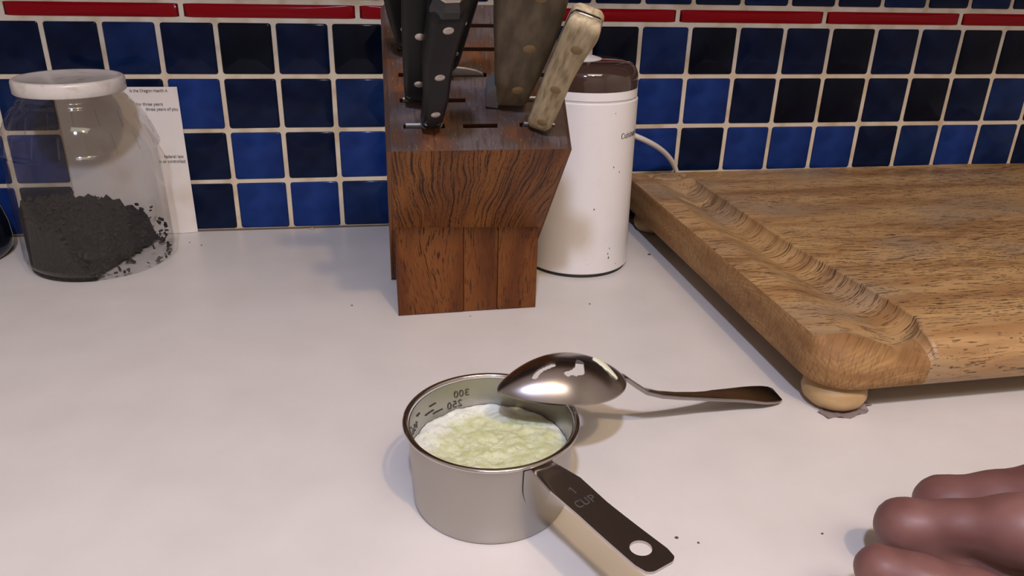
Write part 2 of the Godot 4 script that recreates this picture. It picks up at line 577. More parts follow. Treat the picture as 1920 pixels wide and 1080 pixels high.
# slots: x from, x to, distance up the face (metres)
const SLOTS := [[-0.040, -0.013, 0.0185], [-0.001, 0.022, 0.0185], [0.0368, 0.0602, 0.0190], [-0.0415, 0.0022, 0.0385], [0.0155, 0.0600, 0.0385], [-0.0415, 0.0180, 0.0588], [0.028, 0.062, 0.0588], [-0.0415, 0.0280, 0.0800], [-0.03, 0.03, 0.1]]

func face(x: float, s: float, t := 0.0) -> Vector3:
	return FACE0 + Vector3(x, 0, 0) + BACK45 * s + UP45 * t

func slotted(mb: MB, xa: float, xb: float) -> void:
	var w := 0.0016
	var top := 0.1181
	var ss := [0.0]
	for s in [0.0185, 0.0190, 0.0385, 0.0588, 0.0800, 0.1]:
		ss.append(s - w)
		ss.append(s + w)
	ss.append(top)
	ss.sort()
	for i in ss.size() - 1:
		var a: float = ss[i]
		var b: float = ss[i + 1]
		if b - a < 1e-6: continue
		var m := (a + b) / 2
		var xs := [xa, xb]
		for s in SLOTS:
			if m > s[2] - w and m < s[2] + w:
				xs.append(s[0])
				xs.append(s[1])
		xs.sort()
		for j in xs.size() - 1:
			if xs[j + 1] - xs[j] < 1e-6: continue
			var mx: float = (xs[j] + xs[j + 1]) / 2
			var hole := false
			for s in SLOTS:
				if m > s[2] - w and m < s[2] + w and mx > s[0] and mx < s[1]: hole = true
			if hole: continue
			var uv := func(x: float, y: float) -> Vector2: return Vector2((x - xa) / 0.12, 1.0 - y / 0.12)
			mb.quad(face(xs[j], a), face(xs[j + 1], a), face(xs[j + 1], b), face(xs[j], b), uv.call(xs[j], a), uv.call(xs[j + 1], a), uv.call(xs[j + 1], b), uv.call(xs[j], b))

func slot_well(mb: MB, s: Array) -> void:
	var w := 0.0016
	var a: float = s[0]
	var b: float = s[1]
	var lo: float = s[2] - w
	var hi: float = s[2] + w
	var z := -0.045
	mb.quad(face(a, lo, z), face(b, lo, z), face(b, hi, z), face(a, hi, z))
	mb.quad(face(a, lo), face(b, lo), face(b, lo, z), face(a, lo, z))
	mb.quad(face(b, hi), face(a, hi), face(a, hi, z), face(b, hi, z))
	mb.quad(face(a, hi), face(a, lo), face(a, lo, z), face(a, hi, z))
	mb.quad(face(b, lo), face(b, hi), face(b, hi, z), face(b, lo, z))

# ------------------------------------------------------------------ knives
# stations: [distance up the handle, centre across, half width, half thickness]; a knife stands on the slotted face at (x, s), turned by lean (in the face) and roll (about its axis)
func knife(called: String, label: String, x: float, s: float, lean: float, roll: float, st: Array, hm: Material, rivets: Array, rr: float, blade: Array, bolster: float, tang := false, capped := false, rivm: Material = null) -> Node3D:
	var o := thing(called, label, "knife", face(x, s), "knives standing in the wooden knife block")
	var y := (UP45 * cos(lean) + Vector3(sin(lean), 0, 0)).normalized()
	var z := BACK45 * -1.0
	var xx := y.cross(z).normalized()
	o.basis = Basis(xx, y, z) * Basis(Vector3.UP, roll)
	var fine := []
	for i in st.size() - 1:
		for k in 4:
			var f := k / 4.0
			var a: Array = st[i]
			var b: Array = st[i + 1]
			var p: Array = st[maxi(i - 1, 0)]
			var q: Array = st[mini(i + 2, st.size() - 1)]
			var e := []
			for c in 4: e.append(cubic_interpolate(a[c], b[c], p[c], q[c], f))
			fine.append(e)
	fine.append(st[-1])
	var mk := func(z0: float, z1: float) -> ArrayMesh:
		var mb := MB.new()
		var rings := []
		var n := fine.size()
		for i in n:
			var e: Array = fine[i]
			var shrink := 0.0
			if i == 0 or i == n - 1: shrink = 0.0016
			var hw: float = e[2] - shrink
			var lo: float = maxf(-e[3] + shrink, z0)
			var hi: float = minf(e[3] - shrink, z1)
			var ring := []
			for p in rrect(hw, (hi - lo) / 2, 0.0042 if z0 < -1 else 0.0035, 4):
				ring.append(Vector3(e[1] + p.x, e[0] + (0.0 if shrink == 0.0 else (-0.0016 if i == 0 else 0.0016)), (lo + hi) / 2 + p.y))
			rings.append(ring)
		loft(mb, rings, true, true)
		return mb.done()
	var grip: MeshInstance3D
	if tang:
		grip = part("handle_scale", mk.call(0.0012, 9.0), hm, o)
		part("handle_scale", mk.call(-9.0, -0.0012), hm, o)
		part("tang", mk.call(-0.0012, 0.0012), M.steel, o)
	else:
		grip = part("handle", mk.call(-9.0, 9.0), hm, o)
	for r in rivets:
		var e: Array = fine[0]
		for f in fine:
			if absf(f[0] - r[0]) < absf(e[0] - r[0]): e = f
		var head := part("rivet", lathe_mesh([Vector2(rr, -e[3] - 0.0003), Vector2(rr, e[3] + 0.0001), Vector2(rr * 0.8, e[3] + 0.00045), Vector2(0, e[3] + 0.0005)], 20), rivm if rivm else M.rivet, grip)
		head.basis = Basis(Vector3.RIGHT, PI / 2)
		head.position = Vector3(e[1] + r[1], r[0], 0)
	if bolster > 0:
		var b0: Array = fine[0]
		var mb := MB.new()
		var rings := []
		for q in [[0.0030, 1.0, 0.0018], [bolster * 0.4, 0.95, 0.003], [b0[0] + 0.0005, 0.98, b0[3] * 0.96]]:
			var ring := []
			for p in rrect(b0[2] * q[1], q[2], 0.002, 3): ring.append(Vector3(b0[1] + p.x, q[0], p.y))
			rings.append(ring)
		loft(mb, rings)
		part("bolster", mb.done(), M.steel, o)
	if blade.size():
		# blade: from, to across; down into the slot, and how far it shows above it at each end
		var mb := MB.new()
		mb.group(-1)
		var pts := []
		for e in blade: pts.append(e)
		var f := 0.0007
		var n := pts.size()
		var poly := PackedVector2Array(pts)
		var ids := Geometry2D.triangulate_polygon(poly)
		for i in range(0, ids.size(), 3):
			var q := [poly[ids[i]], poly[ids[i + 1]], poly[ids[i + 2]]]
			if (q[1] - q[0]).cross(q[2] - q[0]) < 0: q.reverse()
			mb.tri(Vector3(q[0].x, q[0].y, f), Vector3(q[1].x, q[1].y, f), Vector3(q[2].x, q[2].y, f))
			mb.tri(Vector3(q[0].x, q[0].y, -f), Vector3(q[2].x, q[2].y, -f), Vector3(q[1].x, q[1].y, -f))
		for i in n:
			var a: Vector2 = pts[i]
			var b: Vector2 = pts[(i + 1) % n]
			mb.quad(Vector3(a.x, a.y, f), Vector3(a.x, a.y, -f), Vector3(b.x, b.y, -f), Vector3(b.x, b.y, f))
		var bl := part("blade", mb.done(), M_get("blade_steel", lin(0.62, 0.61, 0.60), 0.42, 0.8), o)
		bl.basis = Basis(Vector3.UP, -roll)
	if capped:
		var e: Array = fine[-1]
		for piece in 2:
			var steps: Array = [[-0.001, 1.04], [0.0035, 1.03], [0.0090, 0.84]] if piece == 0 else [[0.0090, 0.86], [0.0098, 0.90], [0.0112, 0.90], [0.0116, 0.86]]
			var mb := MB.new()
			var rings := []
			for q in steps:
				var ring := []
				for i in 8:
					var a := TAU * (i + 0.5) / 8
					ring.append(Vector3(e[1] + e[2] * q[1] * 1.06 * cos(a), e[0] + q[0], e[3] * q[1] * 1.08 * sin(a)))
				rings.append(ring)
			mb.group(-1)
			for i in rings.size() - 1:
				for j in 8:
					var k := (j + 1) % 8
					mb.quad(rings[i][j], rings[i + 1][j], rings[i + 1][k], rings[i][k])
			for j in 8:
				mb.tri(Vector3(e[1], e[0] + steps[-1][0], 0), rings[-1][(j + 1) % 8], rings[-1][j])
			var gloss := mat(lin(0.008, 0.009, 0.012), 0.15)
			part("butt" if piece == 0 else "end_cap", mb.done(), gloss if piece == 0 else M.steel, o)
	return o

func knives() -> void:
	var V := func(x: float, y: float) -> Vector2: return Vector2(x / 1000.0, y / 1000.0)
	var brown := mat(Color.WHITE, 0.55)
	brown.albedo_texture = noise_tex(61, 0.02, 4, [[0.2, lin(0.07, 0.050, 0.028)], [0.6, lin(0.13, 0.098, 0.058)], [1.0, lin(0.19, 0.145, 0.09)]], 256)
	brown = triplanar(brown, Vector3(18, 5, 18))
	var pale := mat(Color.WHITE, 0.6)
	pale.albedo_texture = noise_tex(62, 0.03, 4, [[0.15, lin(0.22, 0.165, 0.085)], [0.5, lin(0.40, 0.32, 0.19)], [1.0, lin(0.56, 0.47, 0.31)]], 256)
	pale = triplanar(pale, Vector3(26, 5, 26))
	var plug := mat(lin(0.22, 0.14, 0.06), 0.5)
	# black, capped, in front
	knife("chef_knife", "black three-rivet knife with a faceted steel end cap, frontmost in the block", -0.0225, 0.0185, 0.045, 0.10,
		[[0.006, 0.0, 0.0068, 0.006], [0.035, 0.0005, 0.0076, 0.0072], [0.07, -0.0012, 0.0086, 0.008], [0.100, 0.0, 0.0094, 0.0085], [0.116, 0.0004, 0.0104, 0.0092]], M.black, [[0.0235, 0.0], [0.063, 0.0004], [0.105, 0.0]], 0.0030,
		[V.call(-16, 2), V.call(-16, -16), V.call(7, -16), V.call(7, 3)], 0.006, false, true)
	# black, behind and to its side
	knife("carving_knife", "straight black two-rivet knife standing close behind the steel-capped knife", -0.0305, 0.0388, 0.018, -0.05,
		[[0.007, 0.0, 0.0080, 0.007], [0.04, -0.001, 0.0086, 0.0078], [0.08, -0.002, 0.0092, 0.0084], [0.125, -0.002, 0.0100, 0.0088]], M.black, [[0.028, 0.0015], [0.074, 0.0015], [0.115, 0.0]], 0.0031,
		[V.call(-9, 2), V.call(-9, -16), V.call(28, -16), V.call(8, 2.5)], 0.007)
	knife("bread_knife", "black knife in the rearmost slot, leaning out past the block's edge", -0.0325, 0.0800, -0.13, 0.12,
		[[0.010, 0.0, 0.0085, 0.007], [0.045, -0.001, 0.0095, 0.008], [0.09, 0.0, 0.0100, 0.0085], [0.125, 0.001, 0.011, 0.009]], M.black, [[0.03, 0.0], [0.065, 0.0], [0.10, 0.0]], 0.0030,
		[V.call(-5, 3), V.call(-4, -14), V.call(22, -12), V.call(8, 3)], 0.010)
	knife("utility_knife", "black knife hidden behind the steel-capped one, bright blade showing at its slot", -0.0085, 0.0588, 0.10, 0.0,
		[[0.010, 0.0, 0.0052, 0.005], [0.04, 0.0, 0.0056, 0.006], [0.075, 0.0005, 0.0060, 0.0065], [0.108, 0.001, 0.0068, 0.007]], M.black, [[0.03, 0.0], [0.06, 0.0]], 0.0022,
		[V.call(-5, 9), V.call(-5, -15), V.call(22, -15), V.call(24.5, 1.5), V.call(23, 4.5), V.call(18, 7.0), V.call(10, 8.6)], 0.0)
	# large brown cleaver-like handle
	var big := knife("butcher_knife", "large dark brown wooden handled knife with three wooden pins, widest in the block", 0.0315, 0.0385, -0.004, -0.06,
		[[0.003, 0.0, 0.0115, 0.0075], [0.02, 0.0005, 0.0125, 0.0095], [0.05, 0.0010, 0.0160, 0.0105], [0.085, 0.0002, 0.0192, 0.0115], [0.13, 0.0, 0.0200, 0.012]], brown, [[0.025, 0.0018], [0.068, 0.003], [0.112, 0.0038]], 0.0038,
		[V.call(-14, 4), V.call(-14, -16), V.call(26, -16), V.call(20, 3)], 0.0, false, false, plug)
	var heel := MB.new()
	heel.group(-1)
	var hp := [V.call(-16.5, 3), V.call(-8, 1.5), V.call(-8, 30), V.call(-10, 29), V.call(-16.5, 17)]
	for i in 5:
		var a: Vector2 = hp[i]
		var b: Vector2 = hp[(i + 1) % 5]
		heel.quad(Vector3(a.x, a.y, 0.008), Vector3(a.x, a.y, -0.004), Vector3(b.x, b.y, -0.004), Vector3(b.x, b.y, 0.008))
	for i in 3:
		heel.tri(Vector3(hp[0].x, hp[0].y, 0.008), Vector3(hp[i + 1].x, hp[i + 1].y, 0.008), Vector3(hp[i + 2].x, hp[i + 2].y, 0.008))
		heel.tri(Vector3(hp[0].x, hp[0].y, -0.004), Vector3(hp[i + 2].x, hp[i + 2].y, -0.004), Vector3(hp[i + 1].x, hp[i + 1].y, -0.004))
	part("heel", heel.done(), mat(lin(0.22, 0.22, 0.23), 0.45, 0.5), big)
	# pale wooden, full tang
	knife("paring_knife", "pale worn wooden handled knife with full steel tang, leaning out over the grinder", 0.0495, 0.0190, 0.085, -0.36,
		[[0.004, 0.0, 0.0082, 0.0072], [0.03, 0.0, 0.0084, 0.0082], [0.06, -0.0006, 0.0086, 0.0084], [0.085, 0.0004, 0.0092, 0.0086], [0.098, 0.0012, 0.0100, 0.0086], [0.107, 0.0010, 0.0092, 0.0080]], pale, [[0.014, 0.001], [0.050, 0.001], [0.089, 0.0016]], 0.0034,
		[V.call(-10, 1.5), V.call(-10, -16), V.call(11, -16), V.call(11, 1.5)], 0.0, true, false, plug)

# ------------------------------------------------------------------ coffee grinder
func grinder() -> void:
	var t := thing("coffee_grinder", "white cylindrical electric coffee grinder with smoked brown domed lid", "coffee grinder", Vector3(0.1265, 0, 0.1126))
	var white := mat(Color.WHITE, 0.32)
	white.albedo_texture = noise_tex(71, 0.03, 3, [[0.0, lin(0.70, 0.66, 0.64)], [0.12, lin(0.76, 0.73, 0.72)], [1.0, lin(0.78, 0.755, 0.745)]], 256)
	white = triplanar(white, Vector3(6, 6, 6))
	part("foot_ring", lathe_mesh([Vector2(0.0, 0.0), Vector2(0.0475, 0.0), Vector2(0.0475, 0.004), Vector2(0.0, 0.004)], 64), mat(lin(0.02, 0.02, 0.02), 0.6), t)
	var shell := part("body", lathe_mesh([Vector2(0.0, 0.0032), Vector2(0.0485, 0.0032), Vector2(0.0495, 0.0042), Vector2(0.0488, 0.04), Vector2(0.0480, 0.09), Vector2(0.0475, 0.13), Vector2(0.0474, 0.1575), Vector2(0.0466, 0.1586), Vector2(0.0450, 0.1586), Vector2(0.0, 0.1586)], 72), white, t)
	part("collar", lathe_mesh([Vector2(0.0450, 0.1587), Vector2(0.0455, 0.1600), Vector2(0.0464, 0.1604), Vector2(0.0460, 0.1672), Vector2(0.0450, 0.1676), Vector2(0.0, 0.1676)], 72), white, t)
	var smoke := mat(lin(0.050, 0.028, 0.022), 0.07)
	smoke.clearcoat_enabled = true
	smoke.clearcoat = 0.6
	smoke.clearcoat_roughness = 0.05
	part("lid", lathe_mesh([Vector2(0.0, 0.1676), Vector2(0.0462, 0.1676), Vector2(0.0462, 0.1745), Vector2(0.0456, 0.1790), Vector2(0.0440, 0.1830), Vector2(0.0412, 0.1860), Vector2(0.0375, 0.1880), Vector2(0.0320, 0.1893), Vector2(0.024, 0.1899), Vector2(0.0, 0.1901)], 72, Vector3.ZERO, 60), smoke, t)
	part("button", lathe_mesh([Vector2(0.0, 0.1900), Vector2(0.0245, 0.1900), Vector2(0.0245, 0.1903), Vector2(0.018, 0.1921), Vector2(0.009, 0.1928), Vector2(0.0, 0.1930)], 40, Vector3(-0.012, 0.0, 0.0), 60), white, t)
	var ink := mat(lin(0.05, 0.045, 0.04), 0.5)
	# lettering round the side, letter by letter
	var word := "Cuisinart"
	var adv := [0.0046, 0.0038, 0.0018, 0.0033, 0.0018, 0.0038, 0.0037, 0.0027, 0.0026]
	var ang := deg_to_rad(30.0)
	for i in word.length():
		var half: float = adv[i] / 2 / 0.0476
		ang += half
		var l := part("letter", text_mesh(word[i], 0.0047), ink, shell)
		l.position = Vector3(sin(ang) * 0.0476, 0.1292, cos(ang) * 0.0476)
		l.rotation.y = ang
		ang += half
	for p in [[0.42, 0.018, 0.0011], [0.40, 0.022, 0.0008], [0.43, 0.027, 0.0006], [0.05, 0.066, 0.0007], [0.62, 0.010, 0.0006], [0.40, 0.103, 0.0006], [0.55, 0.098, 0.0005], [0.36, 0.150, 0.0004]]:
		var sp := part("speck", lathe_mesh([Vector2(0, -0.0001), Vector2(p[2], -0.0001), Vector2(p[2] * 0.7, 0.0003), Vector2(0, 0.0004)], 8), mat(lin(0.12, 0.09, 0.07), 0.8), shell)
		var rad: float = lerpf(0.0494, 0.0474, p[1] / 0.158)
		sp.position = Vector3(sin(p[0]) * rad, p[1], cos(p[0]) * rad)
		sp.basis = Basis(Vector3.UP, p[0]) * Basis(Vector3.RIGHT, PI / 2) * Basis.from_scale(Vector3(0.8, 1, 1.3))
	var o := Vector3(0.1265, 0, 0.1126)
	var path := spline([Vector3(0.163, 0.121, 0.083), Vector3(0.1866, 0.1127, 0.078), Vector3(0.2157, 0.0978, 0.055), Vector3(0.2404, 0.0806, 0.030), Vector3(0.2590, 0.0610, 0.010), Vector3(0.2655, 0.0450, 0.0045), Vector3(0.268, 0.020, 0.0042), Vector3(0.269, 0.0030, 0.0044), Vector3(0.30, 0.0030, 0.0044)], 6)
	for i in path.size(): path[i] -= o
	var mb := MB.new()
	tube(mb, path, 0.0027)
	part("power_cord", mb.done(), mat(lin(0.72, 0.70, 0.67), 0.45), t)

# ------------------------------------------------------------------ jar, leaflet, bottle
func glass_jar() -> void:
	var at := Vector3(-0.3170, 0, 0.0695)
	var t := thing("glass_jar", "large dusty clear glass jar with white metal screw lid, by the leaflet", "jar", at)
	var glass := mat(lin(0.075, 0.065, 0.058), 0.06)
	glass.transparency = BaseMaterial3D.TRANSPARENCY_ALPHA
	glass.albedo_color.a = 0.11
	glass.metallic_specular = 0.36
	var prof := [Vector2(0.0, 0.003), Vector2(0.044, 0.002), Vector2(0.047, 0.0), Vector2(0.053, 0.0008), Vector2(0.0595, 0.0050), Vector2(0.0632, 0.0110), Vector2(0.0640, 0.0125), Vector2(0.0632, 0.0140), Vector2(0.0634, 0.040), Vector2(0.0628, 0.075), Vector2(0.0622, 0.1055), Vector2(0.0626, 0.1068), Vector2(0.0640, 0.1078), Vector2(0.0645, 0.1092), Vector2(0.0640, 0.1106), Vector2(0.0630, 0.1116), Vector2(0.0624, 0.1140), Vector2(0.0598, 0.1225), Vector2(0.0562, 0.1315), Vector2(0.0522, 0.1385), Vector2(0.0475, 0.1435), Vector2(0.0448, 0.1455), Vector2(0.0440, 0.1470), Vector2(0.0436, 0.1490), Vector2(0.0418, 0.1505), Vector2(0.0412, 0.1530), Vector2(0.0412, 0.1640)]
	part("glass", lathe_mesh(prof, 80, Vector3.ZERO, 70), glass, t)
	# raised vertical ribs round the shoulder
	var ribs := MB.new()
	for i in 18:
		var a := TAU * i / 18 + 0.12
		var rings := []
		for q in [[0.0632, 0.1112], [0.0616, 0.1170], [0.0578, 0.1275]]:
			var ring := []
			var d := Vector3(cos(a), 0, sin(a))
			var s := Vector3(-sin(a), 0, cos(a))
			for j in 6:
				var b := TAU * j / 6
				ring.append(d * (q[0] + 0.0005 * cos(b)) + s * (0.0006 * sin(b)) + Vector3(0, q[1], 0))
			rings.append(ring)
		loft(ribs, rings)
	part("shoulder_ribs", ribs.done(), glass, t)
	var lidm := mat(Color.WHITE, 0.30)
	lidm.albedo_texture = noise_tex(81, 0.02, 4, [[0.0, lin(0.40, 0.33, 0.26)], [0.3, lin(0.62, 0.57, 0.52)], [1.0, lin(0.68, 0.64, 0.60)]], 256)
	lidm = triplanar(lidm, Vector3(9, 9, 9))
	part("lid", lathe_mesh([Vector2(0.0415, 0.1558), Vector2(0.0432, 0.1556), Vector2(0.0440, 0.1564), Vector2(0.0440, 0.1648), Vector2(0.0434, 0.1668), Vector2(0.0418, 0.1677), Vector2(0.0395, 0.1674), Vector2(0.0375, 0.1665), Vector2(0.0, 0.1664)], 72, Vector3.ZERO, 50), lidm, t)
	# dark dried leaves, heaped to one side
	var n := noise(83, 1.0, 3)
	var mb := MB.new()
	var hh := func(r: float, a: float) -> float:
		var x := r * cos(a)
		var z := r * sin(a)
		var h := 0.046 - 0.30 * (x + 0.03) - 1.6 * maxf(0.0, x + z * 0.35 - 0.008)
		h += 0.008 * n.get_noise_2d(x * 70.0, z * 70.0) + 0.004 * n.get_noise_2d(x * 260.0, z * 260.0)
		return clampf(h, 0.0034, 0.075)
	var rad := 0.0592
	var NA := 96
	var NR := 24
	for i in NR:
		for j in NA:
			var r0 := rad * i / NR
			var r1 := rad * (i + 1) / NR
			var a0 := TAU * j / NA
			var a1 := TAU * ((j + 1) % NA) / NA
			var P := func(r: float, a: float) -> Vector3: return Vector3(r * cos(a), hh.call(r, a), r * sin(a))
			if maxf(maxf(hh.call(r0, a0), hh.call(r1, a0)), maxf(hh.call(r0, a1), hh.call(r1, a1))) < 0.0036: continue
			if i == 0: mb.tri(P.call(0.0, 0.0), P.call(r1, a1), P.call(r1, a0))
			else: mb.quad(P.call(r0, a0), P.call(r0, a1), P.call(r1, a1), P.call(r1, a0))
	for j in NA:
		var a0 := TAU * j / NA
		var a1 := TAU * ((j + 1) % NA) / NA
		if maxf(hh.call(rad, a0), hh.call(rad, a1)) < 0.0036: continue
		var A := Vector3(rad * cos(a0), 0.0034, rad * sin(a0))
		var B := Vector3(rad * cos(a1), 0.0034, rad * sin(a1))
		mb.quad(A, Vector3(A.x, hh.call(rad, a0), A.z), Vector3(B.x, hh.call(rad, a1), B.z), B)
	var tea := mat(Color.WHITE, 0.9)
	tea.albedo_texture = noise_tex(85, 0.06, 4, [[0.2, lin(0.006, 0.005, 0.005)], [0.6, lin(0.016, 0.013, 0.012)], [1.0, lin(0.05, 0.04, 0.036)]], 256)
	tea = triplanar(tea, Vector3(16, 16, 16))
	var heap := Node3D.new()
	heap.name = "dried_leaves"
	add_child(heap)
	heap.position = at
	tag(heap, "dark brown dried crumbled leaves heaped up inside the glass jar", "dried leaves", "", "stuff")
	part("heap", mb.done(), tea, heap)
	var bit := MB.new()
	box(bit, Vector3(-0.0026, -0.0008, -0.0014), Vector3(0.0026, 0.0008, 0.0014), 0.0006)
	var mm := MultiMesh.new()
	mm.transform_format = MultiMesh.TRANSFORM_3D
	mm.mesh = bit.done()
	var where := []
	while where.size() < 900:
		var a := rng.randf() * TAU
		var r := rad * 0.97 * sqrt(rng.randf())
		var h: float = hh.call(r, a)
		var p := Vector3(r * cos(a), h, r * sin(a))
		if h < 0.0036 and rng.randf() > 0.015: continue
		if rng.randf() < 0.35:
			p = Vector3(0.0572 * cos(a), rng.randf_range(0.004, h), 0.0572 * sin(a))
		var b := Basis.from_euler(Vector3(rng.randf() * TAU, rng.randf() * TAU, rng.randf() * TAU)).scaled(Vector3.ONE * rng.randf_range(0.5, 1.15))
		where.append(Transform3D(b, p))
	mm.instance_count = where.size()
	for i in where.size(): mm.set_instance_transform(i, where[i])
	var bits := MultiMeshInstance3D.new()
	bits.name = "leaf_bits"
	bits.multimesh = mm
	bits.material_override = tea
	bits.set_meta("kind", "stuff")
	heap.add_child(bits)

func leaflet() -> void:
	var t := thing("leaflet", "folded white printed leaflet leaning on the blue tiles behind the jar", "leaflet", Vector3.ZERO)
	var paper := mat(Color.WHITE, 0.8)
	paper.albedo_texture = noise_tex(91, 0.012, 3, [[0.0, lin(0.62, 0.54, 0.45)], [0.4, lin(0.74, 0.68, 0.62)], [1.0, lin(0.78, 0.74, 0.70)]], 256)
	paper = triplanar(paper, Vector3(5, 5, 5))
	# two leaves folded at the free side: front sheet bows a little, the lower part swells at the fold
	var mb := MB.new()
	var x0 := -0.3560
	var x1 := -0.2462
	var NY := 16
	var NX := 24
	var P := func(u: float, v: float, back: bool) -> Vector3:
		var zf := lerpf(0.0046, 0.0026, v) + 0.0005 * sin(u * 7.0) * (1.0 - v)
		var bow := sqrt(maxf(0.0, 1.0 - pow(clampf((u - 0.86) / 0.14, 0, 1), 2.0)))
		var th := 0.0006 + 0.0030 * (1.0 - v)
		var z := zf - th if back else zf - th + th * maxf(bow, 0.04)
		return Vector3(lerpf(x0, x1, u), 0.0004 + 0.1468 * v, maxf(z, 0.0008))
	for b in 2:
		mb.next_group()
		for i in NX:
			for j in NY:
				var q := [P.call(float(i) / NX, float(j) / NY, b == 1), P.call(float(i + 1) / NX, float(j) / NY, b == 1), P.call(float(i + 1) / NX, float(j + 1) / NY, b == 1), P.call(float(i) / NX, float(j + 1) / NY, b == 1)]
				if b == 0: mb.quad(q[0], q[1], q[2], q[3])
				else: mb.quad(q[0], q[3], q[2], q[1])
	mb.next_group()
	for i in NX:
		var u0 := float(i) / NX
		var u1 := float(i + 1) / NX
		mb.quad(P.call(u0, 1.0, false), P.call(u1, 1.0, false), P.call(u1, 1.0, true), P.call(u0, 1.0, true))
		mb.quad(P.call(u0, 0.0, true), P.call(u1, 0.0, true), P.call(u1, 0.0, false), P.call(u0, 0.0, false))
	var sheet := part("sheet", mb.done(), paper, t)
	var ink := mat(lin(0.10, 0.09, 0.08), 0.8)
	for l in [["is the Oregon Health A", 0.1437, -0.2722, 0.0026], ["for three years", 0.1310, -0.2730, 0.0026], ["three years of you", 0.1262, -0.2625, 0.0026], ["federal law", 0.0800, -0.2580, 0.0026], ["is or controlled", 0.0752, -0.2600, 0.0026]]:
		var o := part("printed_line", text_mesh(l[0], l[3], 0.0002), ink, sheet)
		var v: float = l[1] / 0.1468
		o.position = Vector3(l[2], l[1], lerpf(0.0046, 0.0026, v) + 0.0005 * (1.0 - v) + 0.0004)
		o.rotation.x = -0.014
		var wide := o.mesh.get_aabb().size.x
		if wide > 0.034: o.scale = Vector3(0.034 / wide, 1, 1)

func dark_bottle() -> void:
	var glass := mat(lin(0.006, 0.008, 0.016), 0.08)
	var prof := [Vector2(0.0, 0.003), Vector2(0.037, 0.002), Vector2(0.041, 0.0), Vector2(0.0465, 0.0015), Vector2(0.0500, 0.007), Vector2(0.0510, 0.016), Vector2(0.0500, 0.030), Vector2(0.0465, 0.046), Vector2(0.0410, 0.062), Vector2(0.0330, 0.078), Vector2(0.0240, 0.092), Vector2(0.0170, 0.103), Vector2(0.0140, 0.112), Vector2(0.0130, 0.124), Vector2(0.0150, 0.126), Vector2(0.0150, 0.132), Vector2(0.0, 0.133)]
	var t := thing("dark_bottle", "squat near-black glass bottle standing beside the dusty glass jar", "bottle", Vector3(-0.4540, 0, 0.052))
	part("glass", lathe_mesh(prof, 56, Vector3.ZERO, 60), glass, t)
	part("stopper", lathe_mesh([Vector2(0.0, 0.1331), Vector2(0.010, 0.1331), Vector2(0.011, 0.143), Vector2(0.0, 0.144)], 24), M_get("cork", lin(0.25, 0.15, 0.08), 0.8), t)

# ------------------------------------------------------------------ cutting board
const BW := 0.56
const BD := 0.405
const BT := 0.055
const ZF := 0.384

func well_right(z: float) -> float:
	return 0.0705 + 0.003 * z / 0.25 + 0.0115 * smoothstep(0.20, 0.365, z) - 0.012 * smoothstep(0.366, 0.395, z)

const WELL_LEFT := 0.0240
const WELL_WALL := 0.0175

func board_depth(x: float, z: float) -> float:
	var xr := well_right(z)
	var d := 0.0
	var deep := 0.0125
	if x > WELL_LEFT and x < xr:
		var f := xr - WELL_WALL
		if x < f: d = deep * pow((x - WELL_LEFT) / (f - WELL_LEFT), 1.1)
		else:
			var q := (x - f) / WELL_WALL
			d = deep * sqrt(maxf(0.0, 1.0 - pow(q, 2.4)))
	d *= smoothstep(0.022, 0.046, z + 0.12 * maxf(0.0, 0.05 - x))
	# shallow routed hollow near the far end
	var hx := clampf(absf(x - 0.0520) - 0.0120, 0.0, 1.0)
	var hz := absf(z - 0.0790) - 0.0
	var hd := sqrt(hx * hx + hz * hz)
	d += 0.0034 * (1.0 - smoothstep(0.0045, 0.0070, hd))
	# finger of a groove at the far corner, and a fine groove along the front
	var gd := absf(sqrt(pow(x - 0.047, 2.0) * 0.45 + pow(z - 0.012, 2.0)) - 0.0125)
	if z > 0.008: d += 0.0020 * (1.0 - smoothstep(0.0008, 0.0026, gd))
	if x > 0.088: d += 0.0010 * (1.0 - smoothstep(0.0004, 0.0030, absf(z - 0.371))) * smoothstep(0.088, 0.10, x)
	d -= 0.0010 * (1.0 - smoothstep(0.0, 0.009, z)) - 0.0010
	return d - 0.0010

